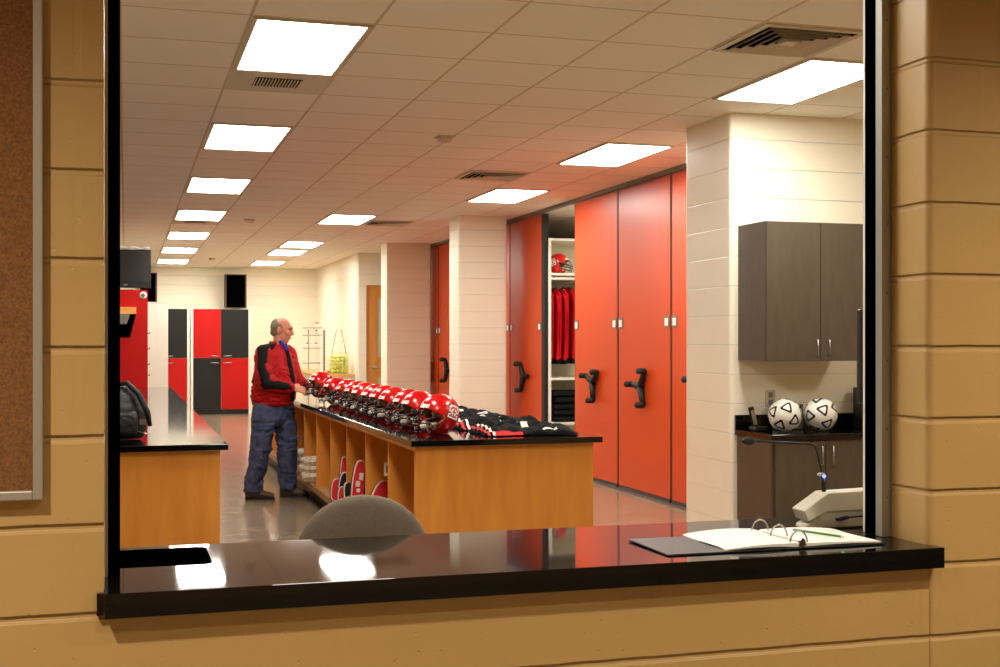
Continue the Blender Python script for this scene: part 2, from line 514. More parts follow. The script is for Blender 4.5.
def wrinkle(me, amp, sc=(9, 9, 16), seed=0.0):
    ns = [v.normal.copy() for v in me.vertices]
    for v, n in zip(me.vertices, ns):
        p = v.co
        q = Vector((p.x * sc[0] + seed, p.y * sc[1], p.z * sc[2] + 2.0 * noise.noise(p * 5)))
        v.co += n * amp * (1.0 - 2.2 * abs(noise.noise(q)) + .5 * noise.noise(q * 2.3) - .4)
    me.update(); return me


def evalmesh(o):
    dg = bpy.context.evaluated_depsgraph_get(); dg.update()
    return D.meshes.new_from_object(o.evaluated_get(dg))


# ================================================================== SETTING
YN = 2.993; YI = 3.193          # faces of the wall with the service opening
XL, XR = -0.047, 2.162          # jambs of the opening
TOPZ = 0.914

struct('floor', MB().box(-3.2, 8.2, -1.6, 27.2, -0.1, 0.0), M['floor'])
# ceiling, with the near soffit over the corridor
struct('ceiling', MB().box(-3.2, 8.2, -1.6, 27.2, CEIL, CEIL + 0.1), M['ceiling'])
nw = MB()
nw.box(-3.0, XL, YN, YI, 0, CEIL)
r_ = 0.022
arc = [(XR + r_ - r_ * math.cos(a), YN + r_ - r_ * math.sin(a)) for a in [PI / 2 * k / 6 for k in range(7)]]
nw.prism([(8.0, YN), (8.0, YI), (XR, YI)] + arc, 'z', 0, CEIL)
nw.box(XL, XR, YN, YI, 0, TOPZ - 0.057)
nw.box(XL, XR, YN, YI, 2.62, CEIL)
struct('wall_front', nw, M['near'], uv=True)
struct('wall_far', MB().box(-3.2, 3.98, 26.85, 27.05, 0, CEIL), M['cream'], uv=True)
struct('wall_left', MB().box(-3.2, -3.0, -1.5, 27.05, 0, CEIL), M['cream'], uv=True)
struct('wall_right', MB().box(8.0, 8.2, -1.5, 22.1, 0, CEIL), M['cream'], uv=True)
struct('wall_back', MB().box(-3.2, 8.2, -1.6, -1.5, 0, CEIL), M['near'], uv=True)
fr = MB().box(3.95, 4.15, 21.85, 26.9, 0, CEIL)
struct('wall_side', fr, M['cream'], uv=True)
# cross wall holding the oak door
DX0, DX1, DZ = 4.13, 5.05, 2.13
DZ = 2.46
cw = MB().box(3.95, DX0 - 0.04, 21.75, 21.9, 0, CEIL).box(DX1 + 0.04, 8.0, 21.75, 21.9, 0, CEIL).box(DX0 - 0.04, DX1 + 0.04, 21.75, 21.9, DZ + 0.04, CEIL)
struct('wall_cross', cw, M['cream'], uv=True)
d1 = struct('door_1', MB().box(DX0, DX1, 21.80, 21.84, 0, 0.30).box(DX0, DX0 + 0.17, 21.80, 21.84, 0.30, DZ)
            .box(DX1 - 0.17, DX1, 21.80, 21.84, 0.30, DZ).box(DX0 + .17, DX1 - .17, 21.80, 21.84, 0.86, 1.22)
            .box(DX0 + .17, DX1 - .17, 21.80, 21.84, DZ - 0.2, DZ), M['oak'])
part('glass_pane', MB().box(DX0 + .17, DX1 - .17, 21.815, 21.825, 1.22, DZ - .2), M['glass'], d1)
part('lower_pane', MB().box(DX0 + .17, DX1 - .17, 21.815, 21.825, 0.30, 0.86), M['glass'], d1)
part('door_frame', MB().box(DX0 - .04, DX0, 21.78, 21.9, 0, DZ + .04).box(DX1, DX1 + .04, 21.78, 21.9, 0, DZ + .04)
     .box(DX0, DX1, 21.78, 21.9, DZ, DZ + .04), M['oak'], d1)
part('door_handle', MB().tube([(DX0 + .10, 21.80, 1.04), (DX0 + .10, 21.73, 1.04), (DX0 + .25, 21.73, 1.04)], 0.012).ell((DX0 + .10, 21.79, 1.04), (.035, .015, .035)), M['steel'], d1)

# masonry piers
def pier(name, x0, x1, y0, y1):
    rr = 0.03
    pts = []
    for cx, cy, a0 in ((x0 + rr, y0 + rr, PI), (x1 - rr, y0 + rr, 1.5 * PI), (x1 - rr, y1 - rr, 0), (x0 + rr, y1 - rr, PI / 2)):
        for k in range(5):
            a = a0 + PI / 2 * k / 4; pts.append((cx + rr * math.cos(a), cy + rr * math.sin(a)))
    struct(name, MB().prism(pts, 'z', 0, CEIL), M['cream'], uv=True)


pier('wall_pier_near', 3.985, 8.0, 7.72, 8.44)
pier('wall_pier_middle', 3.97, 4.60, 14.93, 15.42)
pier('wall_pier_rear', 3.97, 4.70, 19.40, 19.85)

# sheet-steel header above the mobile shelving
struct('trim_1', MB().box(4.74, 4.80, 8.5, 21.7, 3.030, CEIL), M['grey'])
struct('trim_2', MB().box(4.70, 4.80, 8.5, 21.7, 0.0, 0.012), M['steel'])

# window guides for the rolling shutter
g = MB()
g.box(2.124, 2.149, 3.163, 3.194, TOPZ, 2.62).box(2.1495, 2.1625, 3.172, 3.194, TOPZ, 2.62)
gr = struct('window_1', g, M['galv'])
part('guide_left', MB().box(-0.0475, -0.0405, 3.163, 3.20, TOPZ, 2.62), M['galv'], gr)
part('guide_channel', MB().box(2.124, 2.20, 3.195, 3.25, TOPZ, 2.62), M['void'], gr)
part('guide_channel', MB().box(-0.06, -0.012, 3.195, 3.24, TOPZ, 2.62), M['void'], gr)
part('guide_lip', MB().box(2.125, 2.20, 3.2505, 3.262, TOPZ, 2.62), M['white'], gr)
rv = MB()
for k in range(9): rv.ell((2.141, 3.162, 1.03 + k * 0.2), (0.002, 0.004, 0.004), 8, 6)
part('rivets', rv, M['grey'], gr)

# ================================================================== CEILING LIGHTS
GX, GY, T = 0.5848, 6.099, 0.6096
lt = thing('ceiling_light', 'x', 'ceiling light', (GX, GY, CEIL), group=None, local=True)
part('frame', MB().box(0.010, 0.035, 0.010, 2 * T - .01, -0.012, -0.001).box(T - .035, T - .010, 0.010, 2 * T - .01, -0.012, -0.001)
     .box(0.035, T - .035, 0.010, 0.035, -0.012, -0.001).box(0.035, T - .035, 2 * T - .035, 2 * T - .010, -0.012, -0.001), M['vent'], lt)
part('diffuser', MB().box(0.035, T - .035, 0.035, 2 * T - .035, -0.009, -0.001), M['lit'], lt)
LL = [(0, 0, 'lit ceiling panel nearest the window, a slot grille just behind it'),
      (0, 5, 'second lit ceiling panel in the long row running to the far wall'),
      (0, 10, 'third lit ceiling panel in the long row running to the far wall'),
      (0, 15, 'fourth panel of the long row, a slot grille touching its far edge'),
      (0, 20, 'fifth lit ceiling panel in the long row, above the television'),
      (0, 25, 'sixth lit ceiling panel in the long row, last but one before the far wall'),
      (0, 30, 'last lit ceiling panel of the long row, right at the far wall'),
      (5, 0, 'lit ceiling panel beside the square air diffuser, above the soccer ball cabinets'),
      (5, 5, 'lit ceiling panel in front of the closed orange shelving ends'),
      (5, 10, 'lit ceiling panel over the open shelving gap, near the middle pier'),
      (3, 15, 'first panel of the second far row, level with the rear pier'),
      (3, 22, 'panel of the second far row, front one of the close pair'),
      (3, 25, 'panel of the second far row, back one of the close pair'),
      (3, 30, 'last panel of the second far row, above the right of the lockers'),
      (0, -4, 'unseen ceiling panel added just inside the opening, above the drop slot'), (8, -4, 'unseen ceiling panel added just inside the wall, off beyond the paging console'),  # out-of-view panels added to brighten the counter, console and chair
      (9, 3, 'unseen ceiling panel added over the storage area behind the near pier'),  # hidden panel added to light the storage side
      (9, 11, 'unseen ceiling panel added over the shelving aisle behind the orange ends')]  # hidden panel added to brighten what shows above the open shelving
for i, (gx, gy, lb) in enumerate(LL):
    if i >= 14: lb = lb
    if i == 0: lt['label'] = lb; lt['group'] = 'ceiling panels'
    else: dup(lt, (GX + gx * T, GY + gy * T, CEIL), None, lb, 'ceiling panels')

# square diffusers
sq = thing('air_diffuser', 'square louvred air diffuser in the ceiling beside a lit panel near the window', 'air vent', (GX + 4 * T, GY - T, CEIL), group='square air diffusers', local=True)
def sqring(a, b, z0, z1, mb):
    mb.box(a, T - a, a, b, z0, z1).box(a, T - a, T - b, T - a, z0, z1).box(a, b, b, T - b, z0, z1).box(T - b, T - a, b, T - b, z0, z1); return mb
part('rim', sqring(0.012, 0.05, -0.012, -0.001, MB()), M['vent'], sq)
part('backing', MB().box(0.05, T - .05, 0.05, T - .05, -0.004, -0.001), M['void'], sq)
for k in range(4):
    a = 0.064 + k * 0.05
    mb = MB(); z1 = -0.005; z0 = -0.022
    # sloping square louvre
    o_, i_ = a + 0.018, a
    vs = []
    for (e, z) in ((i_, z0), (o_, z1), (o_ + .004, z1), (i_ + .004, z0)):
        vs += [(e, e, z), (T - e, e, z), (T - e, T - e, z), (e, T - e, z)]
    fs = []
    for q in range(4):
        nx = (q + 1) % 4
        for s_ in range(4):
            t_ = (s_ + 1) % 4
            fs.append((q * 4 + s_, q * 4 + t_, nx * 4 + t_, nx * 4 + s_))
    part('louvre', mb.add(vs, fs), M['vent'], sq)
part('centre_plate', MB().box(.262, T - .262, .262, T - .262, -0.02, -0.005), M['vent'], sq)
dup(sq, (GX + 4 * T, GY + 8 * T, CEIL), None, 'square air diffuser beside the panel over the open shelving gap')
dup(sq, (GX + 4 * T, GY + 16 * T, CEIL), None, 'square air diffuser farthest down the room, level with the rear pier')

sg = thing('slot_grille', 'small slotted return grille in the ceiling behind the panel nearest the window', 'air vent', (GX, GY + 2 * T, CEIL), local=True, group='slot grilles')
part('plate', MB().box(0.012, T - .012, .012, T - .012, -0.006, -0.001), M['vent'], sg)
part('opening', MB().box(0.16, 0.44, .17, .42, -0.008, -0.0065), M['void'], sg)
mb = MB()
for k in range(15): mb.box(0.163 + k * 0.019, 0.170 + k * 0.019, .17, .42, -0.014, -0.0085)
part('slats', mb, M['vent'], sg)
dup(sg, (GX, GY + 17 * T, CEIL), None, 'slotted return grille behind the fourth panel of the long row')
sd = single('smoke_detector', MB().ell((0, 0, -0.02), (.06, .06, .03)).box(-.07, .07, -.07, .07, -0.008, -0.001), M['vent'],
            'small white smoke detector between the two far rows of panels', 'smoke detector', (GX + 1.55 * T, GY + 16.6 * T, CEIL), group='smoke detectors', local=True)
dup(sd, (GX + 1.6 * T, GY + 29.1 * T, CEIL), None, 'small smoke detector close to the far wall')
dup(sd, (GX + 2.9 * T, GY + 5.2 * T, CEIL), None, 'small flush detector in front of the orange shelving, amid plain tiles')

# ================================================================== SERVICE COUNTER
sct = thing('service_counter', 'polished black stone service counter filling the wall opening', 'counter', (1.05, 3.3, 0))
hx0, hx1, hy0, hy1 = -0.28, 0.2175, 3.287, 3.585
mb = MB(); z0 = TOPZ - 0.057
rc = 0.028
mb.rbox(-0.045, 2.181, 2.948, 3.02, z0, TOPZ, 0.0015, 2)
mb.box(XL, XR, 3.0, YI + .002, z0, TOPZ - 0.0002)
mb.box(-0.7, 3.1, YI + 0.002, hy0, z0, TOPZ - 0.0002)
mb.box(-0.7, hx0, hy0, hy1, z0, TOPZ - 0.0002).box(hx1, 3.1, hy0, hy1, z0, TOPZ - 0.0002)
mb.box(-0.7, 3.1, hy1, 3.63, z0, TOPZ - 0.0002)
for cx, cy, a0 in ((hx1, hy0, 0), (hx1, hy1, 1)):      # rounded corners of the cut-out
    sy = 1 if a0 == 0 else -1
    pts = [(cx, cy)] + [(cx - rc + rc * math.sin(PI / 2 * k / 6), cy + sy * (rc - rc * math.cos(PI / 2 * k / 6))) for k in range(7)]
    mb.prism(pts if sy == 1 else pts[::-1], 'z', z0, TOPZ - 0.0002)
mb.v = [Vector((v.x, v.y, v.z - (v.y - 2.95) * .0060)) for v in mb.v]
part('countertop', mb, M['black_stone'], sct)
part('drop_bin', MB().box(hx0 - .01, hx1 + .01, hy0 - .01, hy1 + .01, .55, .56).box(hx0 - .02, hx0, hy0 - .01, hy1 + .01, .56, z0).box(hx1, hx1 + .02, hy0 - .01, hy1 + .01, .56, z0)
     .box(hx0, hx1, hy0 - .02, hy0, .56, z0).box(hx0, hx1, hy1, hy1 + .02, .56, z0), M['void'], sct)
part('support_panel', MB().box(-0.65, 3.0, 3.2, 3.24, 0, z0).box(-.66, -.64, 3.24, 3.58, 0, z0).box(1.35, 1.37, 3.24, 3.58, 0, z0).box(2.98, 3.0, 3.24, 3.58, 0, z0), M['brown'], sct)
part('wall_cleat', MB().box(-0.062, -0.0475, 2.975, 2.992, z0 + .003, TOPZ - .003), M['black_stone'], sct)

# cork board on the near wall
cb = thing('cork_board', 'brown cork notice board in an aluminium frame on the tan block wall', 'notice board', (-0.9, 2.98, 1.131))
part('cork_panel', MB().box(-1.6, -0.197, 2.972, 2.992, 1.151, 2.75), M['cork'], cb)
part('frame', MB().box(-0.198, -0.177, 2.962, 2.992, 1.131, 2.77).box(-1.62, -0.198, 2.962, 2.992, 1.131, 1.152).box(-1.62, -1.599, 2.962, 2.992, 1.152, 2.77)
     .box(-1.599, -0.198, 2.962, 2.992, 2.75, 2.77), M['alu'], cb, bevel=0.003)

# ------------------------------------------------------------------ binder
bd = thing('ring_binder', 'open black ring binder lying on the service counter with white pages', 'binder', (1.72, 3.17, TOPZ))
b0 = TOPZ + 0.0005
part('cover', MB().rbox(1.385, 1.735, 3.04, 3.315, b0, b0 + .004, .0015).rbox(1.738, 1.79, 3.04, 3.315, b0, b0 + .004, .0015).rbox(1.793, 2.055, 3.04, 3.315, b0, b0 + .004, .0015), M['black'], bd)
def sheet_stack(x0, x1, y0, y1, z, th, lift, side):
    mb = MB(); nx, ny = 16, 6; vs = []; fs = []
    for lay in (0, 1):
        for j in range(ny + 1):
            for i in range(nx + 1):
                u = i / nx; v = j / ny
                x = x0 + (x1 - x0) * u; y = y0 + (y1 - y0) * v
                k = u if side > 0 else 1 - u
                h = lift * math.sin(PI * min(1, k * 1.0)) * (0.6 + 0.4 * v) + lift * .8 * math.exp(-((1 - k) / 0.12) ** 2) * 0
                t = th * (0.35 + 0.65 * (1 - k if side > 0 else 1 - k))
                vs.append((x + 0.004 * math.sin(v * 7 + lay), y, z + h + (t if lay else 0)))
    n = (nx + 1) * (ny + 1)
    for j in range(ny):
        for i in range(nx):
            a = j * (nx + 1) + i
            fs += [(a, a + nx + 1, a + nx + 2, a + 1), (n + a, n + a + 1, n + a + nx + 2, n + a + nx + 1)]
    for i in range(nx):
        fs.append((i, i + 1, n + i + 1, n + i)); q = ny * (nx + 1) + i; fs.append((q, n + q, n + q + 1, q + 1))
    for j in range(ny):
        a = j * (nx + 1); fs.append((a, n + a, n + a + nx + 1, a + nx + 1)); a += nx; fs.append((a, a + nx + 1, n + a + nx + 1, n + a))
    return mb.add(vs, fs)
part('page_stack', sheet_stack(1.562, 1.785, 3.050, 3.330, b0 + .0045, .010, .006, -1), M['paper'], bd)
part('page_stack', sheet_stack(1.805, 2.043, 3.050, 3.318, b0 + .0045, .008, .004, 1), M['paper'], bd)
part('ring_plate', MB().rbox(1.787, 1.803, 3.05, 3.31, b0 + .004, b0 + .012, .002), M['steel'], bd)
for yy in (3.29, 3.18, 3.07):
    pts = [(1.795 + 0.027 * math.cos(a), yy, b0 + .008 + 0.003 + 0.035 * math.sin(a)) for a in [PI * k / 14 for k in range(15)]]
    part('ring', MB().tube(pts, 0.0024, 8), M['steel'], bd)
part('lever', MB().prism([(1.783, b0 + .008), (1.807, b0 + .008), (1.803, b0 + .022), (1.795, b0 + .030), (1.787, b0 + .022)], 'y', 3.048, 3.056), M['steel'], bd)
pc = thing('pencil', 'green pencil lying on the right page of the open binder', 'pencil', (1.91, 3.16, TOPZ + .019))
pa, pb = Vector((1.882, 3.235, TOPZ + .0205)), Vector((1.940, 3.085, TOPZ + .0205))
part('shaft', MB().tube([pa, pb], .0036, 6), M['green'], pc)
part('tip', MB().tube([pb, pb + (pb - pa).normalized() * .012], [.0036, .0006], 6), M['pad_w'], pc)
part('ferrule', MB().tube([pa, pa - (pb - pa).normalized() * .01], [.0037, .0037], 8), M['steel'], pc)

# ------------------------------------------------------------------ paging console with gooseneck microphone
pm = thing('paging_microphone', 'off-white paging console with a bent gooseneck microphone on the service counter', 'microphone', (2.1, 3.4, TOPZ))
y0, y1 = 3.36, 3.42
part('base', MB().prism([(1.985, TOPZ + .001), (2.27, TOPZ + .001), (2.27, TOPZ + .050), (2.060, TOPZ + .052), (1.99, TOPZ + .012)], 'y', y0, y1), M['offwhite'], pm, bevel=.004)
part('upper_housing', MB().prism([(1.992, TOPZ + .024), (2.058, TOPZ + .052), (2.26, TOPZ + .052), (2.26, TOPZ + .113), (2.060, TOPZ + .108), (1.978, TOPZ + .058)], 'y', y0 - .012, y1 + .006), M['offwhite'], pm, bevel=.004)
nk = part('gooseneck', MB().tube([(2.064, 3.38, TOPZ + .110), (2.059, 3.38, TOPZ + .15)], .007).tube([(2.059, 3.38, TOPZ + .15), (2.049, 3.38, TOPZ + .20), (2.040, 3.38, TOPZ + .235), (2.032, 3.38, TOPZ + .252), (2.014, 3.38, TOPZ + .258), (1.93, 3.38, TOPZ + .264), (1.83, 3.38, TOPZ + .271)], .0036), M['black'], pm)
part('foam_head', MB().ell((1.805, 3.38, TOPZ + .272), (.022, .012, .012), rot=(0, .05, 0)), M['rubber'], nk)
part('status_light', MB().ell((2.058, 3.369, TOPZ + .158), (.006, .004, .005)), M['led'], nk, label='glowing blue status light')
part('switch_collar', MB().ell((2.054, 3.38, TOPZ + .163), (.013, .010, .006)), M['offwhite'], nk)
part('blue_plug', MB().tube([(2.098, 3.342, TOPZ + .029), (2.125, 3.342, TOPZ + .033)], .006).tube([(2.125, 3.342, TOPZ + .033), (2.20, 3.340, TOPZ + .036), (2.26, 3.345, TOPZ + .03)], .0028).box(2.085, 2.1, 3.335, 3.349, TOPZ + .024, TOPZ + .032), M['blue'], pm)

mo = thing('wall_monitor', 'black framed monitor edge showing beside the shutter guide', 'monitor', (2.24, 3.31, 1.298))
part('housing', MB().rbox(2.133, 2.40, 3.285, 3.31, 1.298, 1.585, .004), M['black'], mo)
part('screen', MB().box(2.140, 2.393, 3.283, 3.2848, 1.305, 1.578), M['grey'], mo)
part('bracket', MB().box(2.25, 2.30, 3.195, 3.283, 1.40, 1.45), M['black'], mo)

# ------------------------------------------------------------------ chair behind the counter
ch = thing('office_chair', 'grey upholstered chair with its oval back against the service counter', 'chair', (0.712, 4.05, 0))
mb = MB(); N = 28
rings = []
for k in range(17):
    a = PI * k / 16
    zc = 0.790 + 0.215 * math.cos(a); hw = 0.218 * max(0.02, math.sin(a)) ** 0.9
    th = 0.030 * max(0.08, math.sin(a)) ** 0.5
    rings.append(((0.712, 3.83 + 0.03 * math.cos(a), zc), (hw, 0, 0), (0, th, 0)))
mb.loft(rings, 28)
part('backrest', mb, M['fabric'], ch)
part('back_bar', MB().tube([(0.712, 3.86, .78), (0.712, 3.885, .55), (0.712, 3.95, .42), (0.712, 4.06, .405)], .018), M['black'], ch)
part('seat', MB().rbox(0.49, 0.935, 3.90, 4.33, .42, .49, .03, 3, True), M['fabric'], ch)
part('gas_column', MB().tube([(0.712, 4.11, .08), (0.712, 4.11, .42)], .027), M['black'], ch)
for k in range(5):
    a = 2 * PI * k / 5 + .3
    e = (0.712 + .27 * math.cos(a), 4.11 + .27 * math.sin(a), .075)
    lg = part('leg', MB().tube([(0.712, 4.11, .11), e], [.022, .014]), M['black'], ch)
    part('castor', MB().ell((e[0], e[1], .031), (.03, .015, .03), rot=(0, 0, a)).tube([(e[0], e[1], .03), (e[0], e[1], .075)], .007), M['black'], lg)

# ================================================================== LEFT COUNTER
lc = thing('storage_counter', 'long black topped counter on an orange-brown wood base by the left edge', 'counter', (-.2, 11.8, 0))
part('countertop', MB().box(-1.1, 0.556, 7.125, 16.45, .879, .914), M['black_top'], lc, bevel=.003)
part('end_panel', MB().box(-1.06, 0.512, 7.165, 7.19, 0.0, .879), M['wood'], lc)
part('side_panel', MB().box(0.49, 0.512, 7.19, 16.4, 0.0, .879), M['wood'], lc)
part('back_panel', MB().box(-1.06, -1.04, 7.19, 16.4, 0, .879).box(-1.04, .49, 16.38, 16.4, 0, .879), M['wood'], lc)

# backpack
bp_ = thing('backpack', 'black nylon backpack standing on the counter by the left edge', 'backpack', (-0.03, 7.62, TOPZ + .001))
mb = MB().loft([((-.03, 7.64, TOPZ + .004), (.13, 0, 0), (0, .075, 0)), ((-.03, 7.64, TOPZ + .06), (.155, 0, 0), (0, .10, 0)), ((-.035, 7.64, TOPZ + .17), (.15, 0, 0), (0, .10, 0)),
                ((-.045, 7.645, TOPZ + .26), (.125, 0, 0), (0, .085, 0)), ((-.06, 7.65, TOPZ + .315), (.085, 0, 0), (0, .055, 0)), ((-.06, 7.65, TOPZ + .325), (.04, 0, 0), (0, .03, 0))], 24)
part('bag_body', None, M['pack'], bp_, me=fuse(mb, .012, 3, Vector((-0.03, 7.62, TOPZ + .001))))
part('front_pocket', MB().rbox(-.13, .07, 7.50, 7.56, TOPZ + .03, TOPZ + .17, .025, 3, True), M['pack'], bp_)
part('shoulder_strap', MB().tube([(-.06, 7.60, TOPZ + .325), (0.01, 7.58, TOPZ + .332), (.075, 7.56, TOPZ + .27), (.125, 7.55, TOPZ + .16), (.14, 7.55, TOPZ + .08)], [.012, .016, .018, .018, .012], 10), M['rubber'], bp_)
part('top_handle', MB().tube([(-.12, 7.63, TOPZ + .315), (-.09, 7.62, TOPZ + .34), (-.05, 7.62, TOPZ + .34), (-.03, 7.63, TOPZ + .32)], .007), M['rubber'], bp_)
part('buckle', MB().box(.08, .115, 7.53, 7.54, TOPZ + .09, TOPZ + .12).tube([(.05, 7.54, TOPZ + .06), (.11, 7.53, TOPZ + .04), (.135, 7.53, TOPZ + .035)], .003), M['steel'], bp_)

# red and white cabinets beyond the counter, television on top
rcb = thing('red_cabinet', 'tall red cabinet at the far end of the left counter, television above it', 'cabinet', (0.0, 16.9, 0))
part('carcass', MB().box(-0.9, 0.279, 16.60, 17.2, 0, 2.155), M['red_pan'], rcb)
part('open_niche', MB().prism([(-.6, 1.55), (.06, 1.55), (.135, 1.85), (-.6, 1.85)], 'y', 16.585, 16.60), M['void'], rcb)
part('wood_shelf', MB().box(-.6, .135, 16.50, 16.60, 1.849, 1.935), M['wood_h'], rcb, label='pale wood shelf')
part('shelf_tray', MB().prism([(-.4, 1.72), (.02, 1.72), (.06, 1.845), (-.4, 1.845)], 'y', 16.50, 16.584), M['grey'], rcb)
em = part('round_emblem', MB().tube([(.222, 16.588, 2.09), (.222, 16.60, 2.09)], .047, 20), M['decal_w'], rcb, label='round pale emblem with a red cross')
part('emblem_cross', MB().box(.212, .232, 16.585, 16.588, 2.06, 2.12).box(.192, .252, 16.585, 16.588, 2.08, 2.10), M['grey'], em)
for k, zz in enumerate((1.60, 1.40, 1.20, 1.06)):
    part('edge_hook', MB().tube([(.279, 16.62, zz), (.30, 16.62, zz), (.30, 16.62, zz + .02)], .006, 6), M['black'], rcb)
wcb = single('white_cabinet', MB().box(-.2, .64, 20.0, 20.7, 0, 2.10).box(-.21, .65, 19.99, 20.7, 2.10, 2.112), M['white'], 'tall plain white cabinet between the red cabinet and the black and red lockers', 'cabinet')
tv = thing('television', 'black flat television above the red cabinet by the left edge', 'television', (0.0, 17.0, 2.165))
part('bezel', MB().rbox(-.75, .325, 16.95, 17.02, 2.20, 2.70, .008), M['black'], tv)
part('screen', MB().box(-.71, .29, 16.945, 16.949, 2.27, 2.665), M['screen'], tv)
part('stand', MB().box(-.4, .10, 16.88, 17.1, 2.157, 2.172).box(-.2, -.1, 16.97, 17.0, 2.172, 2.20), M['black'], tv)
part('maker_badge', MB().box(-.02, .03, 16.943, 16.945, 2.232, 2.242), M['steel'], tv)
mb = MB(); pts = []
for k in range(40):
    u = k / 39; pts.append((-.7 + 1.0 * u, 16.98 + .02 * math.sin(u * 30), 2.712 + .018 * abs(math.sin(u * 17)) + .006 * math.sin(u * 41)))
single('white_garland', MB().tube(pts, [.012 + .008 * abs(math.sin(k * .9)) for k in range(40)], 8), M['trim_w'], 'white crumpled ribbon lying along the top of the television', 'ribbon')

# lockers
def locker(x0, x1, yf, cols, label, handles=True, w2=True):
    t = thing('locker', label, 'locker', ((x0 + x1) / 2, yf + .3, 0), group=None)
    part('carcass', MB().box(x0, x1, yf + .02, yf + .6, 0.10, 2.172).box(x0 - .05, x0, yf, yf + .6, 0.0, 2.18).box(x1, x1 + .05, yf, yf + .6, 0, 2.18), M['white'], t)
    part('plinth', MB().box(x0, x1, yf - .0, yf + .02, 0.0, 0.10), M['black_pan'], t)
    n = len(cols); wdt = (x1 - x0) / n
    for i, (c_top, c_bot) in enumerate(cols):
        a, b = x0 + i * wdt + .004, x0 + (i + 1) * wdt - .004
        for (zz0, zz1, c, hz) in ((1.168, 2.17, c_top, 1.20), (0.105, 1.160, c_bot, 1.06)):
            dr = part('door', MB().box(a, b, yf - .004, yf + .018, zz0, zz1), M['red_pan'] if c == 'r' else M['black_pan'], t, label=('red' if c == 'r' else 'black') + ' locker door')
            side = b - .05 if i == 0 else a + .05
            if n == 1: side = a + .05
            part('handle', MB().tube([(side, yf - .005, hz), (side, yf - .06, hz), (side + (-.16 if (i == 0 and n > 1) else .16), yf - .06, hz + .01)], .012, 6), M['steel'], dr)
    return t
locker(0.72, 1.217, 26.2, [('b', 'r')], 'single black over red locker beside the white cabinet')
locker(1.335, 2.455, 26.2, [('r', 'b'), ('b', 'r')], 'checkered red and black double locker against the far wall')
for (x0, x1, z0_, z1_, lb) in ((1.99, 2.43, 2.20, 2.905, 'black loudspeaker cabinet standing on the checkered locker'), (0.29, 0.63, 2.13, 2.92, 'black loudspeaker on the far wall behind the television')):
    y_ = 26.38 if z1_ < 2.91 else 26.55
    s_ = thing('loudspeaker', lb, 'loudspeaker', ((x0 + x1) / 2, y_, z0_), group='black loudspeakers')
    part('cabinet', MB().box(x0, x1, y_, y_ + .28, z0_, z1_), M['shoe'], s_)
    part('grille', MB().rbox(x0 + .03, x1 - .03, y_ - .015, y_ - .001, z0_ + .02, z1_ - .02, .005), M['void'], s_)
    if y_ > 26.4: part('wall_bracket', MB().box((x0 + x1) / 2 - .03, (x0 + x1) / 2 + .03, y_ + .28, 26.85, 2.45, 2.55), M['black'], s_)

# far side counter with rack and tennis balls
sc2 = thing('side_counter', 'white side counter with a wooden top along the far right wall', 'counter', (3.6, 24, 0))
part('countertop', MB().box(3.26, 3.948, 22.05, 26.2, .88, .92), M['wood_h'], sc2)
part('carcass', MB().box(3.30, 3.94, 22.10, 26.2, 0, .88), M['white'], sc2)
rk = thing('wire_rack', 'white and chrome bottle rack with red caps on the side counter', 'rack', (3.35, 23.4, .921))
part('post', MB().box(3.50, 3.56, 23.3, 23.33, .922, 1.78), M['white'], rk)
part('post', MB().box(3.565, 3.60, 23.3, 23.33, .922, 1.72), M['grey'], rk)
part('post', MB().box(3.0 + .28, 3.30, 23.3, 23.33, .922, 1.72), M['steel'], rk)
for zz in (1.10, 1.38, 1.62, 1.76):
    part('shelf', MB().tube([(3.2, 23.3, zz), (3.55, 23.3, zz)], .006, 6).tube([(3.2, 23.5, zz), (3.55, 23.5, zz)], .006, 6).box(3.2, 3.55, 23.3, 23.5, zz - .012, zz - .006), M['steel'], rk)
for k, (x_, zz) in enumerate(((3.44, 1.38), (3.45, 1.62), (3.30, 1.62), (3.46, 1.76), (3.28, 1.38))):
    b_ = thing('squeeze_bottle', 'tiny clear squeeze bottle with a red cap on the wire rack', 'bottle', (x_, 23.4, zz + .001), group='squeeze bottles on the wire rack', local=True)
    part('bottle_body', MB().tube([(0, 0, 0), (0, 0, .06), (0, 0, .075)], [.026, .026, .016], 10), M['paper'], b_)
    part('cap', MB().tube([(0, 0, .075), (0, 0, .105)], [.024, .012], 10), M['trim_r'], b_)
single('desk_tray', MB().box(3.62, 3.86, 22.9, 23.2, .921, .95).box(3.66, 3.80, 22.95, 23.1, .95, .985), M['black'], 'low black tray beside the tennis ball hopper on the side counter', 'tray')
hp = thing('tennis_ball_hopper', 'wire hopper basket with tall handles on the side counter holding tennis balls', 'basket', (3.72, 22.35, .921))
hx, hy, hz = 3.70, 22.35, .922
wr = MB()
hw, hd, hh = .155, .12, .36
for zz in (.005, .12, .24, hh):
    wr.tube([(hx - hw, hy - hd, hz + zz), (hx + hw, hy - hd, hz + zz), (hx + hw, hy + hd, hz + zz), (hx - hw, hy + hd, hz + zz)], .003, 5, closed=True)
for k in range(8):
    xx = hx - hw + 2 * hw * k / 7
    for yy in (hy - hd, hy + hd): wr.tube([(xx, yy, hz + .004), (xx, yy, hz + hh)], .0022, 5)
for k in range(5):
    yy = hy - hd + 2 * hd * k / 4
    for xx in (hx - hw, hx + hw): wr.tube([(xx, yy, hz + .004), (xx, yy, hz + hh)], .0022, 5)
wr.box(hx - hw, hx + hw, hy - hd, hy + hd, hz + .001, hz + .004)
part('wire_basket', wr, M['steel'], hp)
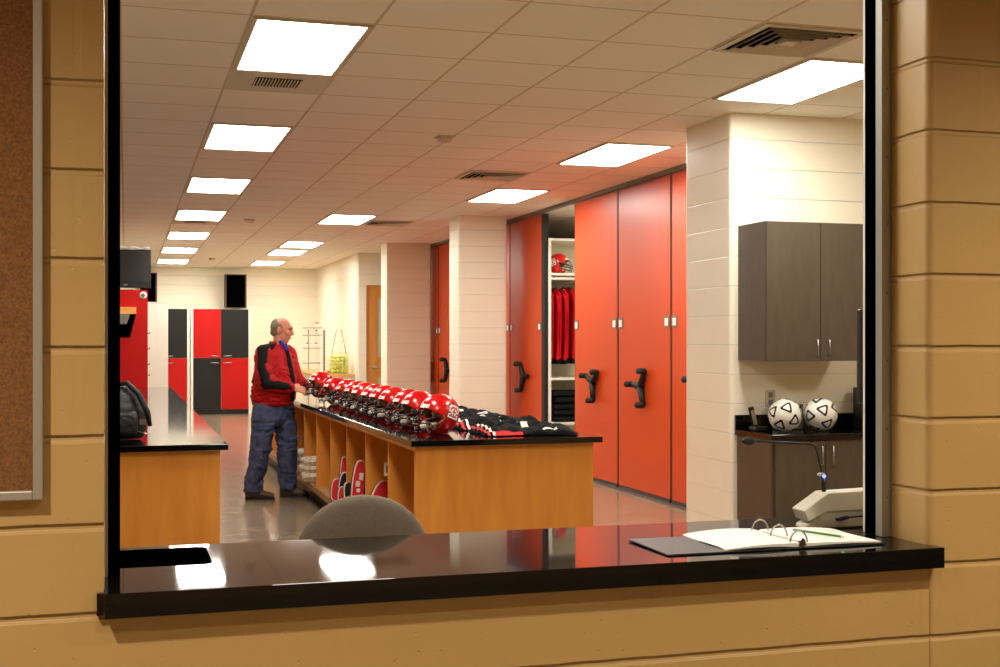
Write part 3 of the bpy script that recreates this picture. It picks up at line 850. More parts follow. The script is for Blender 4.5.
part('handle', MB().tube([(hx - .13, hy - .02, hz + hh), (hx - .045, hy - .02, hz + .79), (hx + .045, hy - .02, hz + .79), (hx + .125, hy - .02, hz + hh)], .006, 6), M['grey'], hp)
b0_ = None; rb = .033
for iz in range(5):
    for iy in range(3):
        for ix in range(4):
            x_ = hx - .112 + ix * .0735 + (iz % 2) * .008; y_ = hy - .076 + iy * .074 + (iz % 2) * .004; z_ = hz + .04 + iz * .0665
            if b0_ is None:
                b0_ = single('tennis_ball', MB().ell((0, 0, 0), (rb, rb, rb), 12, 8), M['tennis'], 'yellow tennis ball in the wire hopper on the side counter', 'tennis ball', (x_, y_, z_), 'tennis balls in the hopper', local=True)
            else: dup(b0_, (x_, y_, z_), (random.random(), random.random(), 0))

# ================================================================== ISLAND
IX0, IX1 = 1.583, 2.770; IY0, IY1 = 7.02, 16.4
isl = thing('storage_island', 'long black topped island with open wooden cubbies, helmets lined up on it', 'counter', ((IX0 + IX1) / 2, 11.7, 0))
part('countertop', MB().box(IX0, IX1, IY0, IY1, .879, TOPZ), M['black_top'], isl, bevel=.003)
part('end_panel', MB().box(1.62, 2.722, 7.060, 7.085, 0.0, .879), M['wood'], isl)
part('end_panel', MB().box(1.62, 2.722, 16.34, 16.365, 0.0, .879), M['wood'], isl)
for k in range(0, 13):
    yy = 7.075 + .783 * k if k else 7.10
    if yy > 16.3: break
    part('divider', MB().box(1.62, 2.16, yy - .012 + (0 if k else .0), yy + .014, .20, .846), M['wood'], isl)
part('back_panel', MB().box(2.16, 2.18, 7.085, 16.34, .20, .846), M['wood'], isl)
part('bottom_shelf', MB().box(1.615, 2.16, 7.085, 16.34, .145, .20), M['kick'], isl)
part('top_rail', MB().box(1.622, 1.645, 7.085, 16.34, .846, .879).box(1.645, 2.18, 7.085, 16.34, .847, .878), M['wood_h'], isl)
part('toe_kick', MB().box(1.70, 2.70, 7.10, 16.32, 0, .144), M['black_pan'], isl)
part('rear_panel', MB().box(2.70, 2.722, 7.085, 16.34, 0, .879), M['wood'], isl)

# ------------------------------------------------------------------ helmets
def shell_mesh():
    """football helmet shell, facing +X, base at z=0"""
    cx, cz = 0.0, 0.135
    def rad(dirx): return (0.125 if dirx > 0 else 0.142)
    # outline of the face opening in the XZ plane
    opening = [(0.30, 0.180), (0.118, 0.176), (0.100, 0.160), (0.072, 0.141), (0.046, 0.122), (0.038, 0.103), (0.050, 0.082), (0.074, 0.060), (0.092, 0.034), (0.096, -0.02), (0.30, -0.02)]
    def inside(x, z):
        c = False; n = len(opening)
        for i in range(n):
            x1, z1 = opening[i]; x2, z2 = opening[i - 1]
            if (z1 > z) != (z2 > z) and x < (x2 - x1) * (z - z1) / (z2 - z1) + x1: c = not c
        return c
    def surf(a, p):
        d = Vector((math.cos(a) * math.cos(p), math.sin(a) * math.cos(p), math.sin(p)))
        rx = rad(d.x); rz = 0.125 if d.z > 0 else 0.150
        q = Vector((d.x * rx, d.y * 0.113, d.z * rz))
        if d.z < 0: q.x *= 1 - 0.10 * (-d.z); q.y *= 1 - 0.05 * (-d.z)
        return Vector((cx + q.x, q.y, cz + q.z))
    NA, NP = 72, 40
    vs = []; fs = []
    ps = [R(-62) + (R(152)) * j / NP for j in range(NP)]
    for j in range(NP):
        for i in range(NA): vs.append(surf(2 * PI * i / NA, ps[j]))
    top = len(vs); vs.append(Vector((cx, 0, cz + .125)))
    quads = []
    for j in range(NP - 1):
        for i in range(NA): quads.append((j * NA + i, j * NA + (i + 1) % NA, (j + 1) * NA + (i + 1) % NA, (j + 1) * NA + i))
    tris = [((NP - 1) * NA + i, (NP - 1) * NA + (i + 1) % NA, top) for i in range(NA)]
    keep = []
    for f in quads:
        c = sum((vs[k] for k in f), Vector()) / 4
        if not inside(c.x, c.z): keep.append(f)
    used = {}
    for f in keep + tris:
        for a, b in zip(f, f[1:] + f[:1]):
            e = (min(a, b), max(a, b)); used[e] = used.get(e, 0) + 1
    bnd = {k for e, n in used.items() if n == 1 for k in e}
    for k in bnd:       # pull the jagged border onto the outline
        v = vs[k]
        if v.x < 0.02 or v.z < 0.016: continue
        best = None
        for i in range(len(opening) - 1):
            a = Vector((opening[i][0], opening[i][1], 0)); b = Vector((opening[i + 1][0], opening[i + 1][1], 0)); p = Vector((v.x, v.z, 0))
            t = max(0, min(1, (p - a).dot(b - a) / (b - a).length_squared)); q = a.lerp(b, t)
            if best is None or (q - p).length < best[0]: best = ((q - p).length, q)
        if best[0] < .02:
            v.x = best[1].x; v.z = best[1].y
    mb = MB(); mb.add(vs, keep + tris, True)
    return mb


def onshell(x, z, off, side):
    cz = 0.135; rx = 0.125 if x > 0 else 0.142; rz = .125 if z > cz else .150
    t = max(0.0, 1 - (x / rx) ** 2 - ((z - cz) / rz) ** 2)
    y = 0.113 * math.sqrt(t)
    n = Vector((x / rx ** 2, y / .113 ** 2, (z - cz) / rz ** 2)).normalized()
    p = Vector((x, y, z)) + n * off
    return Vector((p.x, p.y * side, p.z))


def make_helmet():
    t = thing('football_helmet', 'x', 'helmet', (0, 0, 0), local=True)
    mb = shell_mesh()
    o = part('shell', mb, M['red_gloss'], t)
    so = o.modifiers.new('s', 'SOLIDIFY'); so.thickness = .006; so.offset = 0
    me = evalmesh(o); o.modifiers.clear(); o.data = me
    # liner: inside padding seen through the face opening
    ln = MB().ell((-.012, 0, .142), (.115, .098, .102), 20, 12)
    o2 = part('inner_lining', MB().ell((-0.06, 0, .15), (.06, .09, .09), 16, 10), M['black'], t)
    pdn = part('crown_pad', MB().ell((.062, 0, .187), (.038, .07, .018), 16, 8).ell((.03, 0, .20), (.05, .085, .022), 16, 8).ell((.052, .062, .146), (.040, .018, .024), 12, 8, rot=(0, .5, 0)).ell((.052, -.062, .146), (.040, .018, .024), 12, 8, rot=(0, .5, 0)), M['pad_g'], t)
    for s in (-1, 1):
        part('jaw_pad', MB().ell((.070, s * .060, .058), (.026, .012, .028), 12, 8, rot=(0, .4, 0)), M['pad_w'], t)
    part('chin_cup', MB().ell((.118, 0, .048), (.020, .036, .024), 14, 8, rot=(0, -.4, 0)), M['pad_w'], t)
    # brow bumper strip
    pts = []
    for k in range(13):
        a = R(-30 + 60 * k / 12); x = .125 * math.cos(a); y = .113 * math.sin(a)
        sc_ = math.sqrt(max(0, 1 - ((.178 - .135) / .125) ** 2)); pts.append((x * sc_ + .003, y * sc_ * 1.02, .182))
    bm_ = MB()
    for i in range(12):
        p, q = Vector(pts[i]), Vector(pts[i + 1])
        n = Vector((p.x, p.y, 0)).normalized() * .004
        n2 = Vector((q.x, q.y, 0)).normalized() * .004
        up = Vector((-.010, 0, .016)); dn = Vector((.003, 0, -.008))
        bm_.add([p + dn, q + dn, q + up, p + up, p + dn + n, q + dn + n2, q + up + n2, p + up + n], [(0, 1, 2, 3), (4, 7, 6, 5), (0, 4, 5, 1), (3, 2, 6, 7), (0, 3, 7, 4), (1, 5, 6, 2)], False)
    part('front_bumper', bm_, M['decal_w'], t, label='white front bumper')
    # face mask: horizontal hoops and uprights
    fm = MB()
    def hoop(z, rx, ry, a1, x0=.02, dz=0.0, r=.0046):
        P = []
        for k in range(17):
            a = R(-a1 + 2 * a1 * k / 16); P.append((x0 + rx * math.cos(a), ry * math.sin(a), z + dz * (1 - math.cos(a))))
        fm.tube(P, r, 7)
    hoop(.092, .158, .118, 84, dz=.035)
    hoop(.068, .162, .118, 72, dz=.03)
    hoop(.034, .148, .108, 62, dz=.03)
    for s in (-1, 1):
        fm.tube([(.122, s * .030, .175), (.150, s * .036, .150), (.172, s * .038, .095), (.172, s * .038, .066), (.155, s * .034, .034)], .0034, 7)
        fm.tube([(.045, s * .116, .128), (.100, s * .108, .120), (.128, s * .085, .098), (.110, s * .098, .066), (.085, s * .098, .040), (.052, s * .110, .052), (.038, s * .117, .092)], .0034, 7)
    fm.tube([(.158, -.05, .018), (.166, 0, .016), (.158, .05, .018)], .0034, 7)
    fm.tube([(.158, -.05, .018), (.130, -.09, .045)], .0034, 7); fm.tube([(.158, .05, .018), (.130, .09, .045)], .0034, 7)
    part('face_mask', fm, M['mask'], t)
    # chin strap and cup
    for s in (-1, 1):
        part('chin_strap', MB().tube([(.02, s * .117, .105), (.06, s * .112, .075), (.115, s * .05, .045)], .0035, 6), M['pad_g'], t)
        part('mask_clip', MB().ell(onshell(.035, .118, .003, s), (.010, .005, .008)), M['steel'], t)
    # side emblem: block letters in white with red inlay and black outline
    bit = ['.WWWWWWW.', 'WWRRRRRWW', 'WRRWRWRRW', 'WRWWRWWRW', 'WWWRRRWWW', '.KWWRWWK.', 'WWRWRWRWW', 'WRRRRRRRW', 'WWWWWWWWW']
    cell = .0095
    for s in (-1, 1):
        x0, z0 = -.098, .175; tl = .34
        def pt(i, j, off):
            u = (i - 4.5) * cell; v = (4.5 - j) * cell
            x = -.052 + u * math.cos(tl) - v * math.sin(tl); z = .142 + u * math.sin(tl) + v * math.cos(tl)
            return onshell(x, z, off, s)
        def cells(ch, off):
            m_ = MB()
            for j, row in enumerate(bit):
                for i, c in enumerate(row):
                    if c in ch: m_.add([pt(i, j, off), pt(i + 1, j, off), pt(i + 1, j + 1, off), pt(i, j + 1, off)], [(0, 1, 2, 3)], True)
            return m_
        # black outline
        bl = MB()
        for j in range(10):
            for i in range(10): bl.add([pt(i - .5, j - .5, .0042), pt(i + .5, j - .5, .0042), pt(i + .5, j + .5, .0042), pt(i - .5, j + .5, .0042)], [(0, 1, 2, 3)], True)
        e = part('side_emblem', bl, M['black'], t, label='black outlined team emblem')
        part('white_letters', cells('W', .0052), M['decal_w'], e)
        part('red_letters', cells('R', .0052), M['decal_r'], e)
    return t


hel = make_helmet()
spots = []
patchY = [7.59, 8.09, 8.40, 8.81, 9.18, 9.50, 9.93, 10.32, 10.84, 11.42]
names = ['red football helmet nearest the island corner, its emblem fully in view',
         'red football helmet second in the row from the island corner',
         'red football helmet third in the row from the island corner',
         'red football helmet fourth in the row from the island corner',
         'red football helmet fifth in the row from the island corner',
         'red football helmet fifth from the man along the island row, counting table helmets',
         'red football helmet fourth from the man on the island top',
         'red football helmet third from the man on the island top',
         'red football helmet second from the man on the island top',
         'red football helmet at the far end of the row beside the man']
names[5] = 'red football helmet sixth in the row from the island corner'
for i, yy in enumerate(patchY):
    rot = (0, 0, R(180 + 12) + random.uniform(-.08, .08))
    loc = (1.865 + random.uniform(-.015, .015), yy - .06, TOPZ + .0035)
    if i == 0:
        hel.location = loc; hel.rotation_euler = rot; hel.scale = (.94, .94, .94); hel['label'] = names[0]; hel['group'] = 'helmets on the island'
    else: dup(hel, loc, rot, names[i], 'helmets on the island')
h_held = dup(hel, (1.775, 11.86, .962), (R(-6), R(-4), R(180 + 15)), 'red football helmet held in the hands of the man')
if 'group' in h_held: del h_held['group']

# ------------------------------------------------------------------ jerseys on the island
def jersey_mesh(seed, sx, sy, th):
    mb = MB(); nx, ny = 40, 28; vs = []; fs = []
    for j in range(ny + 1):
        for i in range(nx + 1):
            u = -1 + 2 * i / nx; v = -1 + 2 * j / ny
            edge = max(0, (1 - abs(u) ** 5)) * max(0, (1 - abs(v) ** 5))
            wob = noise.noise(Vector((u * 1.6, v * 1.6, seed * 3.1)))
            # sleeves stick out at one end of the garment
            yw = sy * (1 + .20 * math.exp(-((u - .75) / .2) ** 2) * 1 - .06 * math.cos(u * 5)) * (1 + .10 * noise.noise(Vector((u * 3, seed, 0))))
            x = sx * u * (1 + .06 * noise.noise(Vector((v * 3, seed + 9, 0))))
            y = yw * v
            z = .004 + edge ** .5 * th * (.45 + 1.3 * abs(noise.noise(Vector((u * 2.4, v * 3.2, seed)))) + .45 * wob + .28 * abs(noise.noise(Vector((u * 6, v * 6, seed)))))
            vs.append((x, y, max(.003, z)))
    n = len(vs); vs += [(x * .985, y * .985, 0.0015) for x, y, z in vs[:n]]
    W = nx + 1
    for j in range(ny):
        for i in range(nx):
            a = j * W + i; fs += [(a, a + 1, a + W + 1, a + W), (n + a, n + a + W, n + a + W + 1, n + a + 1)]
    for i in range(nx):
        fs.append((i, n + i, n + i + 1, i + 1)); q = ny * W + i; fs.append((q, q + 1, n + q + 1, n + q))
    for j in range(ny):
        a = j * W; fs.append((a, a + W, n + a + W, n + a)); a += nx; fs.append((a, n + a, n + a + W, a + W))
    mb.add(vs, fs, True)
    def patch(u0, u1, v0, v1, off, wav=0.0):
        p = MB(); V = []; F = []; i0, i1 = round((u0 + 1) / 2 * nx), round((u1 + 1) / 2 * nx); j0, j1 = round((v0 + 1) / 2 * ny), round((v1 + 1) / 2 * ny)
        for j in range(j0, j1 + 1):
            for i in range(i0, i1 + 1):
                x, y, z = vs[j * W + i]; V.append((x, y - (off if j == 0 else 0), z + off))
        w_ = i1 - i0 + 1
        for j in range(j1 - j0):
            for i in range(i1 - i0): F.append((j * w_ + i, j * w_ + i + 1, (j + 1) * w_ + i + 1, (j + 1) * w_ + i))
        p.add(V, F, True); return p
    return mb, patch


jl = ['black jersey lying nearest the island corner, its sleeve at the counter edge', 'black jersey second from the near end of the island', 'black jersey third from the near end of the island',
      'black jersey fourth from the near end of the island', 'black jersey fifth from the near end of the island', 'black jersey sixth from the near end of the island',
      'black jersey seventh from the near end, third from the far end of the row', 'black jersey eighth from the near end, second from the far end', 'black jersey at the far end of the row of jerseys']
for k in range(9):
    yy = 7.44 + .53 * k
    t = thing('folded_jersey', jl[k], 'jersey', (2.40 + random.uniform(-.02, .02), yy, TOPZ + .001), random.uniform(-.07, .07), 'jerseys laid out on the island', local=True)
    mb, patch = jersey_mesh(k + 1.3, .30, .235, .050)
    body = part('cloth', mb, M['jersey'], t)
    part('red_trim', patch(-.95, -.88, -1.0, .9, .0016), M['trim_r'], t, label='red hem band')
    part('white_trim', patch(-.84, -.80, -1.0, .7, .0018), M['trim_w'], t, label='white hem stripe')
    part('red_trim', patch(-.80, -.2, -1.0, -.92, .0020), M['trim_r'], t, label='red side band')
    part('white_trim', patch(.30, .62, -.75, -.55, .0018), M['trim_w'], t, label='white shoulder stripe')
    part('white_trim', patch(.0, .15, -.3, .2, .0018), M['trim_w'], t, label='white number patch')

# ------------------------------------------------------------------ gear in the cubbies
def pad(loc, rx, ry, rz, L, W, face, back, label, name='sports_pad', mark=False):
    """padded oval shield, long axis Z, face towards -X local"""
    t = thing(name, label, 'sports pad', loc, group='pads in the island cubbies', local=True); t.rotation_euler = (rx, ry, rz)
    def oval(l, w_, y0, y1):
        pts = []
        for k in range(28):
            a = 2 * PI * k / 28; c_, s_ = math.cos(a), math.sin(a)
            pts.append((w_ * math.copysign(abs(c_) ** .8, c_), l * math.copysign(abs(s_) ** .8, s_) + L))
        return MB().prism(pts, 'y', y0, y1)
    o = part('backing', oval(L, W, .0, .045), M[back], t, bevel=.01)
    part('piping', oval(L * .99, W * .97, -.008, -.001), M['trim_w'], t)
    o = part('face_panel', oval(L * .92, W * .84, -.03, -.009), M[face], t, bevel=.008)
    if mark:
        part('white_mark', MB().box(-W * .5, W * .1, -.034, -.031, L * 1.0, L * 1.2).box(-W * .1, W * .5, -.034, -.031, L * 1.25, L * 1.5).box(-W * .3, W * .2, -.034, -.031, L * .8, L * .93), M['trim_w'], t)
    return t
def at(px, X):      # where the sight line through a column of the photo meets depth X
    return X / math.tan(.2931 + math.atan((px - 500) / 1242.07))
def put(px, X, L, Wd, tilt, face, label, z=.208, mark=False, turn=0):
    return pad((X, at(px, X), z), R(-8), R(tilt), R(turn), L, Wd, face, 'black', label, mark=mark)
put(334.5, 1.612, .092, .042, 8, 'trim_r', 'red oval pad with white piping leaning at a cubby mouth, nearest to the man')
put(341.5, 1.66, .120, .040, 8, 'black', 'black oval pad with a white edge standing behind the leaning red oval pad')
put(341.5, 1.625, .074, .038, 6, 'trim_r', 'small red pad lowest in the cubby, just above the chair back')
put(351.5, 1.655, .108, .046, -6, 'black', 'rounded black pad with white outline beside the small red pad')
put(355.5, 1.635, .205, .052, 7, 'trim_r', 'long red pad with a white mark leaning against the cubby divider', mark=True)
put(343.5, 1.69, .180, .032, 2, 'trim_r', 'tall dark red pad deep inside the cubby behind the oval pads')
put(362.5, 1.69, .150, .040, 3, 'black', 'black pad standing behind the long marked pad')
put(373.0, 1.66, .165, .080, 20, 'trim_r', 'broad black and red pad curled in the cubby above the middle of the chair')
single('grey_glove', MB().ell((1.655, at(366, 1.655), .25), (.03, .05, .045), rot=(.3, 0, 0)).ell((1.65, at(366, 1.65), .32), (.022, .03, .04)), M['grey'], 'grey bundled glove at the foot of the long marked pad', 'glove')
ty = at(387, 1.68)
tg = thing('equipment_bag', 'black bag with a white tag upright in the cubby above the chair', 'bag', (1.74, ty + .1, .202))
part('bag_body', None, M['pack'], tg, me=fuse(MB().loft([((1.78, ty + .12, .205), (.10, 0, 0), (0, .10, 0)), ((1.78, ty + .12, .3), (.11, 0, 0), (0, .12, 0)), ((1.78, ty + .12, .42), (.09, 0, 0), (0, .10, 0)), ((1.78, ty + .12, .50), (.04, 0, 0), (0, .05, 0))]), .014, 3, Vector((1.74, ty + .1, .202))))
part('tag_post', MB().tube([(1.70, ty + .02, .40), (1.69, ty + .01, .68)], .007), M['black'], tg)
part('tag', MB().box(1.66, 1.715, ty - .004, ty, .59, .68), M['trim_w'], tg, label='white paper tag')
part('tag_print', MB().box(1.672, 1.703, ty - .006, ty - .0045, .61, .655), M['grey'], tg)
# rolled towels
tw = None; cnt = 0
for (by, hgt) in ((11.42, 3), (12.28, 3), (13.1, 3)):
    for lv in range(hgt):
        for q in range(2):
            x_ = 1.69 + random.uniform(-.03, .03); y_ = by + q * .13 + random.uniform(-.02, .02); z_ = .203 + lv * .068
            if tw is None:
                m_ = MB()
                P = [(math.cos(a) * r0, 0, .045 + math.sin(a) * r0) for a, r0 in [(k * .45, .012 + .0016 * k) for k in range(20)]]
                m_.tube([(0, -.13, .043), (0, -.12, .043), (0, .12, .043), (0, .13, .043)], [.02, .042, .042, .02], 14)
                for k in range(5): m_.tube([(.043 * math.cos(k * 1.3), -.118, .043 + .04 * math.sin(k * 1.3)), (.043 * math.cos(k * 1.3 + .5), .118, .043 + .04 * math.sin(k * 1.3 + .5))], .008, 6)
                tw = single('rolled_towel', m_, M['towel'], 'pale rolled towel piled in a cubby beside the man', 'towel', (x_, y_, z_), 'rolled towels in the cubbies', local=True)
                tw.rotation_euler = (0, 0, R(80))
            else: dup(tw, (x_, y_, z_), (0, 0, R(80) + random.uniform(-.3, .3)))

# ================================================================== MOBILE SHELVING
OX = 4.783
def wheel(t, y, z, ang, mirror=1):
    """three-arm hand wheel; ang = angle of first arm from up"""
    h = part('handwheel', MB().tube([(OX - .001, y, z), (OX - .05, y, z)], [.03, .034], 14), M['rubber'], t)
    for k in range(3):
        a = ang + k * 2 * PI / 3
        dy, dz = math.sin(a), math.cos(a)
        e = (OX - .035, y + .19 * dy, z + .19 * dz)
        part('arm', MB().tube([(OX - .032, y, z), (OX - .034, y + .1 * dy, z + .1 * dz), e], [.036, .030, .028], 10)
             .tube([(OX - .025, e[1], e[2]), (OX - .05, e[1], e[2]), (OX - .105, e[1], e[2]), (OX - .118, e[1], e[2])], [.027, .030, .031, .020], 12), M['rubber'], h)
    return h
mods = [(9.15, 10.43, None), (10.43, 11.71, None), (11.71, 12.99, None), (14.10, 15.40, 'open'), (15.40, 16.68, None), (16.68, 17.96, None), (17.96, 19.24, None), (19.24, 20.52, None)]
# arm angles, measured from up towards the far end (+Y)
angs = [57, -36, -52, 34, 10, 0, 30, 60]
mlab = ['orange shelving end panel beside the near pier, mostly hidden by it', 'widest closed orange shelving end panel, between the near pier and its neighbour',
        'orange shelving end panel directly beside the open aisle, on the window side', 'orange shelving end panel on the far side of the open aisle, hung jerseys beside it',
        'sliver of orange shelving just behind the middle pier', 'orange shelving end hidden behind the middle pier', 'orange shelving end between the middle and rear piers, next to the middle one',
        'farthest orange shelving end, beside the rear pier']
for i, (a, b, kd) in enumerate(mods):
    t = thing('mobile_shelving', mlab[i], 'storage shelving', (OX + 1.0, (a + b) / 2, 0), group='orange mobile shelving')
    part('end_panel', MB().rbox(OX, OX + .04, a + .025, b - .025, .045, 3.022, .004), M['orange'], t)
    part('kick_strip', MB().box(OX - .004, OX + .05, a + .02, b - .02, .012, .044), M['black'], t)
    part('bumper', MB().box(OX + .006, OX + .05, b - .0245, b - .001, .045, 3.022), M['rubber'], t)
    part('bumper', MB().box(OX + (.0 if kd else .006), OX + .05, a + .001 - (.09 if kd else 0), a + .0245, .045, 3.022), M['rubber'], t)
    for yy in (a + .085, b - .085):
        ch_ = part('card_holder', MB().box(OX - .008, OX - .001, yy - .055, yy + .055, 1.625, 1.73), M['grey'], t)
        part('card', MB().box(OX - .010, OX - .0085, yy - .036, yy + .036, 1.640, 1.708), M['paper'], ch_)
    wheel(t, (a + b) / 2, 1.057, R(angs[i]))
    if kd:
        ux0, ux1 = OX + .045, 7.4; fy = a + .02 - .11; by = b - .05
        fy = 14.0
        part('upright', MB().box(ux0, ux0 + .035, fy, fy + .55, .045, 2.73), M['white'], t)
        part('upright', MB().box(ux1 - .035, ux1, fy, fy + .55, .045, 2.73), M['white'], t)
        part('back_panel', MB().box(ux0, ux1, fy + .55, fy + .57, .045, 2.73), M['offwhite'], t)
        for zz in (2.70, 2.285, 2.235, 1.035, .50, .06):
            part('shelf', MB().box(ux0 + .035, ux1 - .035, fy, fy + (.03 if zz == 2.235 else .55), zz, zz + .028), M['white'], t)
        part('hanging_rail', MB().tube([(ux0 + .035, fy + .25, 2.20), (ux1 - .035, fy + .25, 2.20)], .014), M['steel'], t)
    else:
        part('shelf_body', MB().box(OX + .045, 7.4, a + .06, b - .06, .045, 2.73), M['white'], t)
fy = 14.0
hs = dup(hel, (5.03, 14.20, 2.3165), (0, 0, R(-35)), 'red football helmet alone on the top shelf of the open shelving')
if 'group' in hs: del hs['group']
hj = None
for k in range(11):
    x_ = 4.90 + k * .052
    if hj is None:
        hj = thing('hanging_jersey', 'red jersey hanging from the rail in the open shelving', 'jersey', (x_, 14.25, 1.30), group='red jerseys on the hanging rail', local=True)
        V = []
        prof = [(-.10, .84), (-.02, .86), (.02, .86), (.10, .84), (.215, .76), (.20, .52), (.19, .25), (.20, .02), (.07, .0), (-.06, .015), (-.20, .0), (-.19, .25), (-.20, .52), (-.215, .76)]
        mb = MB(); n_ = len(prof)
        vs = []
        for s in (-1, 1):
            for (y, z) in prof: vs.append((s * (.012 + .008 * math.sin(y * 25 + z * 9)) + .012 * math.sin(z * 7 + y * 6), y, z))
        fs = [list(range(n_))[::-1], list(range(n_, 2 * n_))] + [(i, (i + 1) % n_, n_ + (i + 1) % n_, n_ + i) for i in range(n_)]
        mb.add(vs, fs, False); o = part('cloth', mb, M['jersey_r'], hj, bevel=.006)
        part('hanger', MB().tube([(0, -.15, .845), (0, 0, .875), (0, .15, .845)], .005, 6).tube([(0, 0, .872), (0, 0, .895), (0, .012, .91), (0, 0, .922), (0, -.012, .915)], .003, 6), M['steel'], hj)
        part('dark_hem', MB().box(-.017, .02, -.185, .18, -.05, .006), M['jersey'], hj, label='black lower hem')
    else: dup(hj, (x_, 14.25, 1.30 - random.uniform(0, .03)), (0, 0, random.uniform(-.12, .12)))
fo = None
for k in range(5):
    z_ = .530 + k * .075
    if fo is None:
        fo = single('folded_garment', MB().rbox(-.26, .26, -.19, .19, 0, .072, .03, 3, True).rbox(-.255, .255, -.195, -.05, .01, .040, .014, 2, True), M['jersey'], 'x', 'clothing', (5.16, 14.22, z_), 'black garments folded on the lower shelf', local=True)
        fo['label'] = 'black folded garment at the bottom of the pile on the lower shelf'
    else: dup(fo, (5.16 + random.uniform(-.015, .015), 14.22, z_), (0, 0, random.uniform(-.06, .06)), ['', 'black folded garment second from the bottom of the shelf pile', 'black folded garment in the middle of the shelf pile', 'black folded garment just under the topmost of the shelf pile', 'black folded garment on top of the shelf pile'][k])

# ================================================================== CABINETS BY THE NEAR PIER
uc = thing('wall_cabinet', 'brown two-door cabinet hanging on the cream wall above the soccer balls', 'cabinet', (4.5, 7.5, 1.36))
part('carcass', MB().box(4.043, 4.778, 7.345, 7.718, 1.36, 2.286), M['brown'], uc)
for (a, b, hxx) in ((4.046, 4.444, 4.412), (4.449, 4.776, 4.50)):
    d_ = part('door', MB().box(a, b, 7.322, 7.344, 1.362, 2.284), M['brown'], uc, bevel=.0015)
    part('handle', MB().tube([(hxx, 7.322, 1.40), (hxx, 7.295, 1.40), (hxx, 7.295, 1.50), (hxx, 7.322, 1.50)], .005, 8), M['steel'], d_)
lcb = thing('base_cabinet', 'brown base cabinet with a black top below the wall cabinet', 'cabinet', (4.6, 7.5, 0))
part('countertop', MB().box(4.015, 5.5, 7.20, 7.718, .850, .884), M['black_top'], lcb, bevel=.003)
part('backsplash', MB().box(4.015, 5.5, 7.70, 7.718, .884, .985).box(4.015, 4.03, 7.3, 7.70, .884, .886), M['black_top'], lcb)
part('carcass', MB().box(4.035, 5.48, 7.245, 7.715, .09, .850).box(4.06, 5.46, 7.30, 7.70, 0, .09), M['brown'], lcb)
for (a, b, hxx) in ((4.055, 4.423, 4.388), (4.428, 4.80, 4.468)):
    d_ = part('door', MB().box(a, b, 7.223, 7.2445, .10, .832), M['brown'], lcb, bevel=.0015)
    part('handle', MB().tube([(hxx, 7.223, .68), (hxx, 7.197, .68), (hxx, 7.197, .80), (hxx, 7.223, .80)], .005, 8), M['steel'], d_)

def soccer_ball(loc, rot, label):
    t = thing('soccer_ball', label, 'soccer ball', loc, group='soccer balls', local=True); t.rotation_euler = rot
    r = .112
    part('cover', MB().ell((0, 0, 0), (r, r, r), 40, 24), M['ballw'], t)
    dirs = [Vector(v).normalized() for v in ((1, 0, 0), (-1, 0, 0), (0, 1, 0), (0, -1, 0), (0, 0, 1), (0, 0, -1))] + [Vector((x, y, z)).normalized() for x in (-1, 1) for y in (-1, 1) for z in (-1, 1)]
    for n, d in enumerate(dirs):
        m_ = MB()
        u = d.orthogonal().normalized(); v = d.cross(u)
        K = 36; outer = []; inner = []
        def tri(a, s):  # rounded triangle radius
            q = a % (2 * PI / 3) - PI / 3
            return min(s * .5 / math.cos(q), s * .80)
        for k in range(K):
            a = 2 * PI * k / K
            for lst, s in ((outer, .060), (inner, .033)):
                rr = tri(a, s)
                p = d * r + (u * math.cos(a) + v * math.sin(a)) * rr
                lst.append(p.normalized() * (r + .0008))
        b = len(outer)
        m_.add(outer + inner, [(k, (k + 1) % K, K + (k + 1) % K, K + k) for k in range(K)], True)
        part('black_panel', m_, M['black'], t)
    return t
soccer_ball((4.235, 7.42, .996 + .001), (.3, .25, .2), 'black and white soccer ball beside the cordless phone')
soccer_ball((4.505, 7.42, .996 + .001), (.45, .35, 1.2), 'black and white soccer ball farther from the cordless phone')
ph = thing('cordless_phone', 'black cordless phone standing in its cradle beside a soccer ball', 'telephone', (4.11, 7.55, .885))
part('cradle', MB().rbox(4.06, 4.17, 7.50, 7.60, .886, .915, .008), M['black'], ph)
part('handset', MB().rbox(4.065, 4.105, 7.535, 7.56, .90, 1.055, .009, 2).xf(Matrix.Translation((4.085, 7.55, .9)) @ Matrix.Rotation(R(-14), 4, 'Y') @ Matrix.Translation((-4.085, -7.55, -.9))), M['black'], ph)
part('keypad', MB().box(4.071, 4.099, 7.531, 7.534, .93, 1.03).xf(Matrix.Translation((4.085, 7.55, .9)) @ Matrix.Rotation(R(-14), 4, 'Y') @ Matrix.Translation((-4.085, -7.55, -.9))), M['steel'], ph)
sb = thing('card_reader', 'dark boxy device standing behind the two soccer balls', 'device', (4.37, 7.62, .885))
part('housing', MB().rbox(4.27, 4.47, 7.58, 7.66, .886, 1.06, .006), M['grey'], sb)
mb = MB()
for k in range(4): mb.box(4.29 + k * .045, 4.315 + k * .045, 7.576, 7.5795, 1.03, 1.05)
part('button_row', mb, M['black'], sb)
ot = thing('wall_outlet', 'pale wall outlet plate above the backsplash', 'outlet', (4.285, 7.715, 1.09))
part('plate', MB().rbox(4.25, 4.325, 7.708, 7.719, 1.035, 1.155, .003), M['offwhite'], ot)
part('socket', MB().box(4.27, 4.305, 7.705, 7.7078, 1.05, 1.088).box(4.27, 4.305, 7.705, 7.7078, 1.10, 1.138), M['grey'], ot)
pl = thing('desktop_speaker', 'black box standing at the end of the black top beside the window frame', 'speaker', (5.0, 7.55, .885))
part('housing', MB().rbox(4.90, 5.10, 7.48, 7.65, .886, 1.17, .008), M['black'], pl)
part('front_grille', MB().box(4.915, 5.085, 7.476, 7.4795, .90, 1.15), M['rubber'], pl)

